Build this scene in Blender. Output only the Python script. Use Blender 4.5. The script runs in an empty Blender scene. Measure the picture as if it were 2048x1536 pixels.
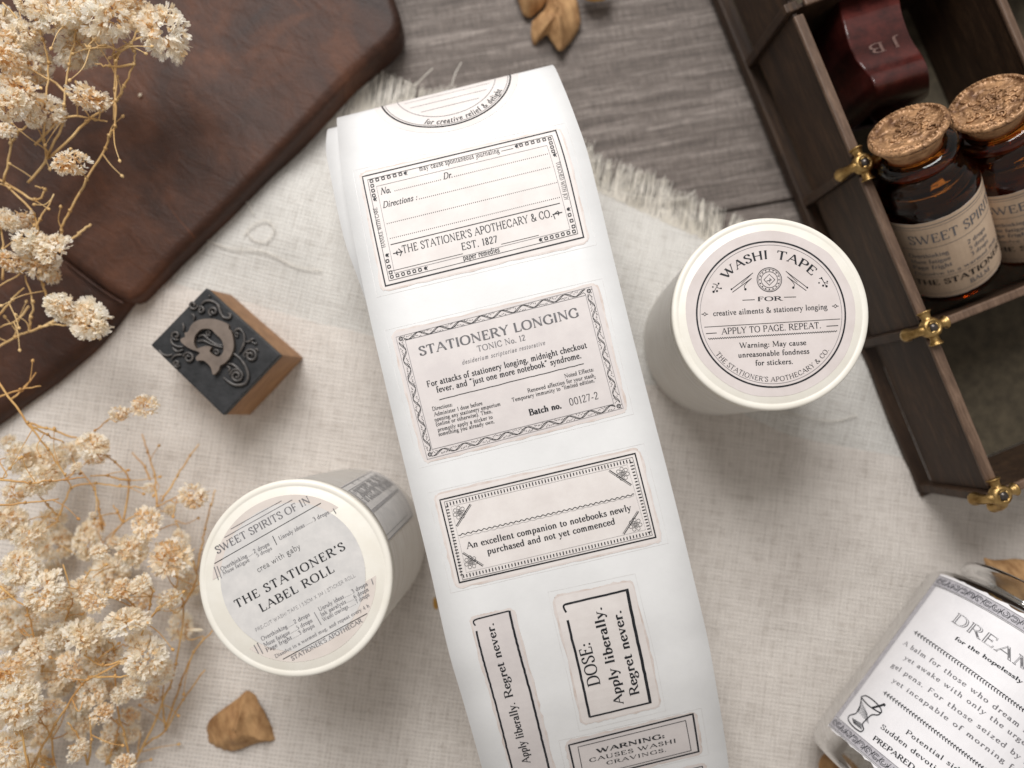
import bpy, bmesh, math, random
import numpy as np
from mathutils import Vector, Matrix

# ------------------------------------------------------------------ camera, light, exposure
S = 0.01                      # everything below is measured in centimetres
SC = bpy.context.scene
COL = SC.collection
F, D = 1479.0, 23.0           # focal length in photo pixels, camera height (cm)
NX, NY = 985.0, 850.0         # where the photo shows the point straight below the lens
_f = np.array([1024 - NX, NY - 768, -F]); _f /= np.linalg.norm(_f)
_r = np.cross(_f, [0, 1, 0]); _r /= np.linalg.norm(_r)
_u = np.cross(_r, _f)
CAM = np.array([0, 0, D])

def P(px, py, z=0.0):
    d = _f * F + _r * (px - 1024) + _u * (768 - py)
    return CAM + d * ((z - D) / d[2])

def proj(p):
    q = np.asarray(p) - CAM
    zc = q @ _f
    return np.array([1024 + F * (q @ _r) / zc, 768 - F * (q @ _u) / zc])

cam = bpy.data.cameras.new('camera'); camo = bpy.data.objects.new('camera', cam); COL.objects.link(camo)
camo.matrix_world = Matrix(((_r[0], _u[0], -_f[0], 0), (_r[1], _u[1], -_f[1], 0), (_r[2], _u[2], -_f[2], D * S), (0, 0, 0, 1)))
cam.sensor_width = 36.0; cam.lens = 36.0 * F / 2048
cam.clip_start = 0.005; cam.clip_end = 20
cam.dof.use_dof = True; cam.dof.focus_distance = 0.178; cam.dof.aperture_fstop = 6.6
SC.camera = camo

W = bpy.data.worlds.new('World'); SC.world = W; W.use_nodes = True
bg = W.node_tree.nodes['Background']; bg.inputs[0].default_value = (1.0, 0.94, 0.885, 1); bg.inputs[1].default_value = 0.38

def area(name, loc, target, size, sizey, power, color):
    l = bpy.data.lights.new(name, 'AREA'); l.shape = 'RECTANGLE'; l.size = size * S; l.size_y = sizey * S
    l.energy = power; l.color = color
    o = bpy.data.objects.new(name, l); COL.objects.link(o)
    o.location = Vector(loc) * S
    o.rotation_euler = (Vector(target) - Vector(loc)).to_track_quat('-Z', 'Y').to_euler()
    return o
area('window_light', (-10, 42, 53), (0, 1, 2), 32, 38, 4.55, (1.0, 0.99, 0.985))

SC.view_settings.view_transform = 'Standard'; SC.view_settings.look = 'None'
SC.view_settings.exposure = 0.0; SC.view_settings.gamma = 1.0
SC.cycles.use_denoising = True
SC.cycles.max_bounces = 10; SC.cycles.transparent_max_bounces = 12; SC.cycles.transmission_bounces = 8
SC.unit_settings.system = 'METRIC'
RND = random.Random(7)

# ------------------------------------------------------------------ materials
def lin(c):
    return tuple(((x / 255) / 12.92 if x / 255 <= .04045 else ((x / 255 + .055) / 1.055) ** 2.4) for x in c) + (1,)

class N:
    def __init__(s, name):
        s.m = bpy.data.materials.new(name); s.m.use_nodes = True
        s.t = s.m.node_tree; s.b = s.t.nodes['Principled BSDF']; s.out = s.t.nodes['Material Output']
    def n(s, ty, **kw):
        x = s.t.nodes.new(ty)
        for k, v in kw.items():
            if k.startswith('i_'):
                k2 = k[2:]; k2 = int(k2) if k2.isdigit() else k2
                x.inputs[k2].default_value = v
            else: setattr(x, k, v)
        return x
    def l(s, a, b): s.t.links.new(a, b)
    def co(s, sx=1, sy=1, sz=1, rz=0, src='Object'):
        tc = s.n('ShaderNodeTexCoord'); r = s.n('ShaderNodeMapping'); r.inputs['Rotation'].default_value = (0, 0, rz)
        r.inputs['Scale'].default_value = (100, 100, 100)
        s.l(tc.outputs[src], r.inputs[0])
        q = s.n('ShaderNodeMapping'); q.inputs['Scale'].default_value = (sx, sy, sz); s.l(r.outputs[0], q.inputs[0])
        return q.outputs[0]
    def noise(s, co, scale, detail=4, rough=.6, dist=0):
        x = s.n('ShaderNodeTexNoise'); x.inputs['Scale'].default_value = scale; x.inputs['Detail'].default_value = detail
        x.inputs['Roughness'].default_value = rough; x.inputs['Distortion'].default_value = dist
        s.l(co, x.inputs['Vector']); return x.outputs['Fac']
    def ramp(s, fac, stops):
        x = s.n('ShaderNodeValToRGB'); e = x.color_ramp.elements
        while len(e) < len(stops): e.new(.5)
        for k, (p, c) in enumerate(stops):
            e[k].position = p; e[k].color = c if len(c) == 4 else tuple(c) + (1,)
        s.l(fac, x.inputs[0]); return x.outputs[0]
    def mix(s, fac, a, b, bt='MIX'):
        x = s.n('ShaderNodeMix', data_type='RGBA', blend_type=bt)
        for v, i in ((fac, 0), (a, 6), (b, 7)):
            if isinstance(v, (int, float)): x.inputs[i].default_value = v
            elif isinstance(v, tuple): x.inputs[i].default_value = v if len(v) == 4 else v + (1,)
            else: s.l(v, x.inputs[i])
        return x.outputs[2]
    def math(s, op, a, b=None):
        x = s.n('ShaderNodeMath', operation=op)
        for v, i in ((a, 0), (b, 1)):
            if v is None: continue
            if isinstance(v, (int, float)): x.inputs[i].default_value = v
            else: s.l(v, x.inputs[i])
        return x.outputs[0]
    def bump(s, h, dist, strength=1.0):
        x = s.n('ShaderNodeBump'); x.inputs['Distance'].default_value = dist * S; x.inputs['Strength'].default_value = strength
        s.l(h, x.inputs['Height']); s.l(x.outputs[0], s.b.inputs['Normal'])
    def set(s, **kw):
        for k, v in kw.items():
            k = {'color': 'Base Color', 'rough': 'Roughness', 'metal': 'Metallic', 'spec': 'Specular IOR Level', 'trans': 'Transmission Weight',
                 'ior': 'IOR', 'coat': 'Coat Weight', 'coatr': 'Coat Roughness', 'sheen': 'Sheen Weight', 'alpha': 'Alpha'}[k]
            if isinstance(v, (int, float)): s.b.inputs[k].default_value = v
            elif isinstance(v, tuple): s.b.inputs[k].default_value = v if len(v) == 4 else v + (1,)
            else: s.l(v, s.b.inputs[k])
        return s

M = {}
def two(name, c1, c2, scale, rough=.6, bump=.0, bscale=None, stretch=(1, 1, 1), rz=0, lo=.35, hi=.65, **kw):
    n = N(name); co = n.co(*stretch, rz=rz)
    f = n.noise(co, scale, 6, .65)
    n.set(color=n.ramp(f, [(lo, c1), (hi, c2)]), rough=rough, **kw)
    if bump: n.bump(n.noise(co, bscale or scale * 3, 5, .7), bump)
    M[name] = n.m; return n

# backing paper of the roll: glazed white paper
two('backing_paper', (.76, .76, .755), (.81, .81, .805), .8, rough=.42, bump=.002, bscale=12, spec=.35)
two('sticker_paper', lin((221, 214, 210)), lin((230, 224, 220)), 1.6, rough=.6, bump=.002, bscale=10)
two('sticker_paper_aged', lin((210, 203, 201)), lin((220, 213, 210)), 1.3, rough=.6, bump=.002, bscale=10)
two('aged_edge', lin((202, 186, 176)), lin((220, 211, 206)), 2.2, rough=.65, lo=.3, hi=.55)
two('cut_line', (.62, .60, .58), (.80, .79, .78), 1.1, rough=.5)
two('ink', (.012, .014, .018), (.09, .09, .095), 9, rough=.5, lo=.5, hi=.85, spec=.3)
two('grey_ink', (.16, .155, .165), (.30, .29, .30), 9, rough=.55, lo=.45, hi=.8, spec=.3)
two('faint_ink', (.36, .35, .35), (.5, .49, .49), 9, rough=.55, lo=.45, hi=.8, spec=.3)
def side():
    n = N('roll_side'); c = n.ramp(n.noise(n.co(.5, .5, 5), 2.2, 4, .6), [(.35, lin((236, 232, 226))), (.65, lin((248, 246, 242)))])
    n.set(color=c, rough=.35, coat=.3, coatr=.2); tr = n.n('ShaderNodeBsdfTranslucent'); n.l(c, tr.inputs[0]); mx = n.n('ShaderNodeMixShader', i_0=.4)
    n.l(n.b.outputs[0], mx.inputs[1]); n.l(tr.outputs[0], mx.inputs[2]); n.l(mx.outputs[0], n.out.inputs[0]); M['roll_side'] = n.m
side()
two('roll_cream', lin((234, 229, 217)), lin((241, 237, 227)), 1.2, rough=.38, bump=.002, bscale=9, coat=.15, coatr=.3)
two('roll_rim', lin((226, 217, 196)), lin((238, 231, 214)), 1.4, rough=.4)
two('roll_label', lin((208, 198, 194)), lin((219, 210, 207)), 1.2, rough=.5, bump=.001, bscale=10)
two('roll_label_grey', lin((206, 204, 202)), lin((220, 217, 214)), 2.5, rough=.45)
two('roll_label_pink', lin((214, 204, 196)), lin((224, 214, 206)), 1.5, rough=.45)
two('brass', lin((138, 108, 64)), lin((200, 168, 112)), 3, rough=.38, metal=1.0, bump=.01, bscale=14)
two('dark_rivet', (.05, .045, .04), (.12, .10, .09), 5, rough=.3, metal=.8)
two('metal_face', (.010, .011, .012), (.032, .032, .034), 2.2, rough=.5, spec=.35, bump=.008, bscale=12)
two('scroll_metal', (.03, .028, .027), (.11, .095, .085), 6, rough=.4, spec=.6)
two('worn_letter', lin((98, 86, 77)), lin((124, 110, 99)), 3, rough=.55, metal=.1, bump=.004, bscale=18, lo=.3, hi=.7)
two('kraft_label', lin((204, 178, 152)), lin((220, 195, 168)), 1.4, rough=.75, bump=.003, bscale=14)
two('jar_label', lin((232, 230, 232)), lin((242, 240, 242)), .9, rough=.55, bump=.002, bscale=9)
two('band_ink', lin((172, 169, 175)), lin((196, 193, 198)), 6, rough=.6)
two('dry_leaf', lin((138, 100, 62)), lin((190, 150, 104)), 1.6, rough=.8, bump=.012, bscale=6, stretch=(1, 2, 1), rz=1.2)
two('ochre_leaf', lin((170, 122, 40)), lin((205, 160, 80)), 1.2, rough=.55, bump=.03, bscale=5)
two('red_lacquer', lin((46, 14, 12)), lin((80, 32, 27)), 2.0, rough=.32, coat=.3, coatr=.12)
two('engraving', lin((112, 84, 78)), lin((140, 114, 106)), 3, rough=.6)
two('stem_straw', lin((192, 150, 92)), lin((226, 194, 140)), 1.2, rough=.55)
two('stem_amber', lin((184, 132, 72)), lin((222, 182, 118)), 1.2, rough=.55)
two('linen_thread', lin((214, 208, 196)), lin((236, 231, 222)), 1.5, rough=.8)
two('cork', lin((150, 108, 72)), lin((205, 160, 116)), 4, rough=.8, bump=.03, bscale=8)

def wood(name, c1, c2, c3, rz, rough, stretch=.12, bump=.02, scale=3, spec=.4, fibre=0.0):
    n = N(name); oi = n.n('ShaderNodeObjectInfo')
    co = n.co(stretch, 1, 1, rz=rz)
    a = n.n('ShaderNodeVectorMath', operation='ADD'); n.l(co, a.inputs[0])
    sc = n.n('ShaderNodeVectorMath', operation='SCALE'); sc.inputs[0].default_value = (7, 13, 5); n.l(oi.outputs['Random'], sc.inputs['Scale']); n.l(sc.outputs[0], a.inputs[1])
    co = a.outputs[0]
    f = n.noise(co, scale, 9, .72, .4)
    g = n.noise(co, scale * 5, 6, .75, .2)
    h = n.math('ADD', n.math('MULTIPLY', f, .6), n.math('MULTIPLY', g, .4))
    c = n.ramp(h, [(.32, c1), (.5, c2), (.66, c3)])
    if fibre:
        co2 = n.co(10, .8, 1, rz=rz); k = n.noise(co2, 2.2, 4, .8)
        c = n.mix(fibre, c, n.ramp(k, [(.35, (.35, .33, .31)), (.65, (1.45, 1.42, 1.4))]), 'MULTIPLY')
    n.set(color=c, rough=rough, spec=spec)
    n.bump(h, bump); M[name] = n.m
RZW = -math.radians(10.5)
wood('table_wood', lin((68, 61, 57)), lin((114, 105, 99)), lin((172, 163, 156)), RZW, .65, stretch=.05, bump=.05, scale=4.5, fibre=.6)
wood('box_wood', lin((30, 19, 12)), lin((54, 38, 26)), lin((84, 62, 43)), math.radians(67.5), .55, stretch=.14, bump=.02, scale=3)
wood('box_rail_wood', lin((60, 43, 33)), lin((98, 77, 62)), lin((130, 106, 88)), math.radians(67.5), .5, stretch=.14, bump=.02, scale=3)
wood('block_wood', lin((112, 78, 50)), lin((152, 112, 76)), lin((180, 138, 98)), math.radians(-42), .6, stretch=.2, bump=.01, scale=3)
two('box_floor', lin((66, 58, 44)), lin((92, 82, 64)), 3, rough=.8, bump=.01, bscale=12)

def linen(name, rz, ca, cb, amp=1.0):
    n = N(name)
    wx = n.co(7.5, .7, 1, rz=rz); wy = n.co(.7, 7.5, 1, rz=rz)
    a = n.noise(wx, 1.7, 3, .6); b = n.noise(wy, 1.7, 3, .6)
    co = n.co(1, 1, 1, rz=rz)
    wv = []
    for d in ('X', 'Y'):
        w = n.n('ShaderNodeTexWave', wave_type='BANDS', bands_direction=d); w.inputs['Scale'].default_value = 2.6
        w.inputs['Distortion'].default_value = 1.6; w.inputs['Detail'].default_value = 2; w.inputs['Detail Scale'].default_value = 2.5
        n.l(co, w.inputs['Vector']); wv.append(w.outputs['Fac'])
    weave = n.math('MAXIMUM', n.math('MULTIPLY', wv[0], n.math('ADD', a, .35)), n.math('MULTIPLY', wv[1], n.math('ADD', b, .35)))
    base = n.ramp(n.noise(co, .35, 3, .5), [(.3, ca), (.7, cb)])
    th = n.math('ADD', n.math('MULTIPLY', a, .5), n.math('MULTIPLY', b, .5))
    c = n.mix(.75 * amp, base, n.ramp(th, [(.34, (.70, .68, .66)), (.5, (.98, .98, .98)), (.68, (1.06, 1.06, 1.06))]), 'MULTIPLY')
    c = n.mix(.45 * amp, c, n.ramp(weave, [(.1, (.6, .58, .56)), (.55, (1.05, 1.05, 1.05))]), 'MULTIPLY')
    fl = n.noise(n.co(2.2, .9, 1, rz=rz + .3), 5, 2, .4)
    c = n.mix(n.ramp(fl, [(.70, (0, 0, 0)), (.78, (.35, .35, .35))]), c, lin((128, 112, 98)))
    n.set(color=c, rough=.9, spec=.15, sheen=.2)
    n.bump(n.math('ADD', weave, n.math('MULTIPLY', th, .8)), .02)
    M[name] = n.m
linen('linen', math.radians(14), lin((207, 204, 198)), lin((223, 220, 214)))
linen('linen_top', math.radians(8), lin((209, 201, 193)), lin((224, 217, 209)))

def leather():
    n = N('leather'); co = n.co()
    f = n.noise(co, .35, 7, .62, .5); g = n.noise(co, 3.2, 5, .7)
    c = n.ramp(f, [(.30, lin((40, 23, 15))), (.5, lin((64, 38, 25))), (.72, lin((96, 60, 41)))])
    c = n.mix(.4, c, n.ramp(g, [(.3, (.6, .55, .5)), (.7, (1.35, 1.3, 1.25))]), 'MULTIPLY')
    sc = n.noise(n.co(.35, 5, 1, rz=.9), .9, 3, .5)
    c = n.mix(n.ramp(sc, [(.70, (0, 0, 0)), (.76, (.30, .30, .30))]), c, lin((140, 84, 52)))
    n.set(color=c, rough=n.math('ADD', n.math('MULTIPLY', f, .18), .5), spec=.35)
    v = n.n('ShaderNodeTexVoronoi', feature='DISTANCE_TO_EDGE'); v.inputs['Scale'].default_value = 9; n.l(co, v.inputs['Vector'])
    n.bump(n.math('ADD', n.math('MULTIPLY', v.outputs['Distance'], .8), n.math('ADD', n.math('MULTIPLY', g, .6), n.math('MULTIPLY', n.noise(n.co(1, 1.8, 1, rz=.6), 1.1, 3, .55, .8), 4))), .011)
    M['leather'] = n.m
leather()
two('leather_edge', lin((96, 42, 26)), lin((130, 62, 38)), 3, rough=.6)

def petal(name, c1, c2, c3):
    n = N(name); co = n.co()
    f = n.noise(co, 3.0, 3, .6)
    c = n.ramp(f, [(.25, c1), (.42, c2), (.58, c3)])
    n.set(color=c, rough=.75, spec=.2)
    tr = n.n('ShaderNodeBsdfTranslucent'); n.l(c, tr.inputs[0])
    mx = n.n('ShaderNodeMixShader', i_0=.5); n.l(n.b.outputs[0], mx.inputs[1]); n.l(tr.outputs[0], mx.inputs[2]); n.l(mx.outputs[0], n.out.inputs[0])
    M[name] = n.m
petal('petal_cream', lin((248, 228, 194)), lin((254, 245, 226)), lin((255, 252, 244)))
petal('petal_tan', lin((206, 152, 90)), lin((236, 200, 148)), lin((248, 230, 198)))

def glass(name, color, rough, ior=1.46, dens=None):
    n = N(name); n.set(color=color, rough=rough, trans=1.0, ior=ior)
    if dens:
        v = n.n('ShaderNodeVolumeAbsorption'); v.inputs['Color'].default_value = dens[0] + (1,); v.inputs['Density'].default_value = dens[1]
        n.l(v.outputs[0], n.out.inputs['Volume'])
    co = n.co(); n.bump(n.noise(co, .8, 2), .01); M[name] = n.m
glass('amber_glass', (.55, .17, .02), .02)
def thin_glass(name, tint):
    n = N(name); n.t.nodes.remove(n.b); tr = n.n('ShaderNodeBsdfTransparent'); tr.inputs[0].default_value = tint + (1,)
    gl = n.n('ShaderNodeBsdfGlossy'); gl.inputs['Roughness'].default_value = .04
    fr = n.n('ShaderNodeFresnel'); fr.inputs['IOR'].default_value = 1.45
    mx = n.n('ShaderNodeMixShader'); n.l(fr.outputs[0], mx.inputs[0]); n.l(tr.outputs[0], mx.inputs[1]); n.l(gl.outputs[0], mx.inputs[2]); n.l(mx.outputs[0], n.out.inputs[0])
    M[name] = n.m
thin_glass('clear_glass', (.93, .94, .93))

def embossed():
    n = N('embossed_bronze'); co = n.co(src='Object')
    w = n.n('ShaderNodeTexWave', wave_type='RINGS', rings_direction='Z'); w.inputs['Scale'].default_value = .9; w.inputs['Distortion'].default_value = 9
    w.inputs['Detail'].default_value = 3; w.inputs['Detail Scale'].default_value = 2.2; n.l(co, w.inputs['Vector'])
    f = n.noise(co, 2.5, 4, .6, .8)
    h = n.math('ADD', n.math('MULTIPLY', w.outputs['Fac'], .7), f)
    n.set(color=n.ramp(f, [(.32, lin((92, 60, 38))), (.66, lin((196, 152, 110)))]), rough=.45, metal=.25)
    n.bump(h, .08); M['embossed_bronze'] = n.m
embossed()

# ------------------------------------------------------------------ object helpers
def tag(o, label=None, cat=None, group=None, kind=None):
    if label: o['label'] = label
    if cat: o['category'] = cat
    if group: o['group'] = group
    if kind: o['kind'] = kind
    return o

WM = {}
def thing(name, loc, label, cat, group=None, kind=None):
    o = bpy.data.objects.new(name, None); COL.objects.link(o)
    o.location = Vector(loc) * S; o.empty_display_size = .01
    WM[o.name] = Matrix.Translation(Vector(loc) * S)
    return tag(o, label, cat, group, kind)

def link(o, parent=None, mw=None):
    COL.objects.link(o)
    mw = mw or Matrix.Identity(4)
    WM[o.name] = mw
    if parent is not None:
        o.parent = parent
        o.matrix_parent_inverse = WM[parent.name].inverted()
    o.matrix_basis = mw
    return o

def mesh(name, V, Fc, mat, parent=None, smooth=False, center=False, mats=None, mi=None):
    V = np.asarray(V, float)
    me = bpy.data.meshes.new(name)
    c = V.mean(axis=0) if center else np.zeros(3)
    if center: c = np.array([c[0], c[1], V[:, 2].min()])
    me.from_pydata([tuple(v) for v in (V - c) * S], [], [tuple(int(i) for i in f) for f in Fc])
    for m_ in (mats or [mat]): me.materials.append(M[m_] if isinstance(m_, str) else m_)
    if mi is not None: me.polygons.foreach_set('material_index', mi)
    if smooth: me.polygons.foreach_set('use_smooth', [True] * len(me.polygons))
    me.update()
    o = bpy.data.objects.new(name, me)
    return link(o, parent, Matrix.Translation(Vector(c) * S))

class MB:
    def __init__(s): s.V = []; s.F = []; s.n = 0
    def add(s, V, Fc):
        V = np.asarray(V, float).reshape(-1, 3)
        s.F += [tuple(i + s.n for i in f) for f in Fc]; s.V.append(V); s.n += len(V)
    def build(s, name, mat, parent=None, **kw): return mesh(name, np.vstack(s.V), s.F, mat, parent, **kw)

def unit(v): v = np.asarray(v, float); return v / (np.linalg.norm(v) + 1e-12)
def crom(pts, n=6, closed=False):
    p = np.asarray(pts, float)
    if len(p) < 3 and not closed: return np.array([p[0] + (p[1] - p[0]) * t for t in np.linspace(0, 1, n + 1)])
    q = np.vstack([p[-1:] if closed else 2 * p[:1] - p[1:2], p, p[:2] if closed else 2 * p[-1:] - p[-2:-1]])
    out = []
    for i in range(1, len(q) - 2):
        a, b, c, d = q[i - 1:i + 3]
        for t in np.arange(n) / n:
            out.append(.5 * (2 * b + (c - a) * t + (2 * a - 5 * b + 4 * c - d) * t * t + (3 * b - a - 3 * c + d) * t ** 3))
    out.append(q[-2]); return np.array(out)

def tube(pts, r, k=6, cap=True):
    p = np.asarray(pts, float); n = len(p)
    r = np.full(n, r) if np.isscalar(r) else np.asarray(r)
    t = np.gradient(p, axis=0); V = []; up = np.array([.1, .2, 1.])
    for i in range(n):
        d = unit(t[i]); a = np.cross(d, up)
        if np.linalg.norm(a) < .05: a = np.cross(d, [1, 0, 0])
        a = unit(a); b = np.cross(d, a)
        for j in range(k):
            w = 2 * math.pi * j / k
            V.append(p[i] + r[i] * (a * math.cos(w) + b * math.sin(w)))
    Fc = [(i * k + j, i * k + (j + 1) % k, (i + 1) * k + (j + 1) % k, (i + 1) * k + j) for i in range(n - 1) for j in range(k)]
    if cap: Fc += [tuple(range(k))[::-1], tuple((n - 1) * k + j for j in range(k))]
    return np.array(V), Fc

def frame_of(axis, hint=(0, 0, 1)):
    z = unit(axis); x = np.cross(hint, z)
    if np.linalg.norm(x) < .05: x = np.cross((0, 1, 0), z)
    x = unit(x); return x, np.cross(z, x), z

def lathe(prof, o, x, y, z, k=48, close=False):
    V = []; n = len(prof)
    for r, h in prof:
        for j in range(k):
            a = 2 * math.pi * j / k; V.append(np.asarray(o) + z * h + r * (x * math.cos(a) + y * math.sin(a)))
    m = n if close else n - 1
    Fc = [(i * k + j, i * k + (j + 1) % k, ((i + 1) % n) * k + (j + 1) % k, ((i + 1) % n) * k + j) for i in range(m) for j in range(k)]
    return V, Fc

def box8(c):  # 8 corners: 4 bottom ccw then 4 top
    return np.array(c, float), [(3, 2, 1, 0), (4, 5, 6, 7), (0, 1, 5, 4), (1, 2, 6, 5), (2, 3, 7, 6), (3, 0, 4, 7)]

def bevel(o, w, seg=2):
    bm = bmesh.new(); bm.from_mesh(o.data)
    bmesh.ops.bevel(bm, geom=[e for e in bm.edges if len(e.link_faces) == 2 and e.calc_face_angle(0) > .5], offset=w * S, segments=seg, affect='EDGES', profile=.5)
    bm.to_mesh(o.data); bm.free(); return o

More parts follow.
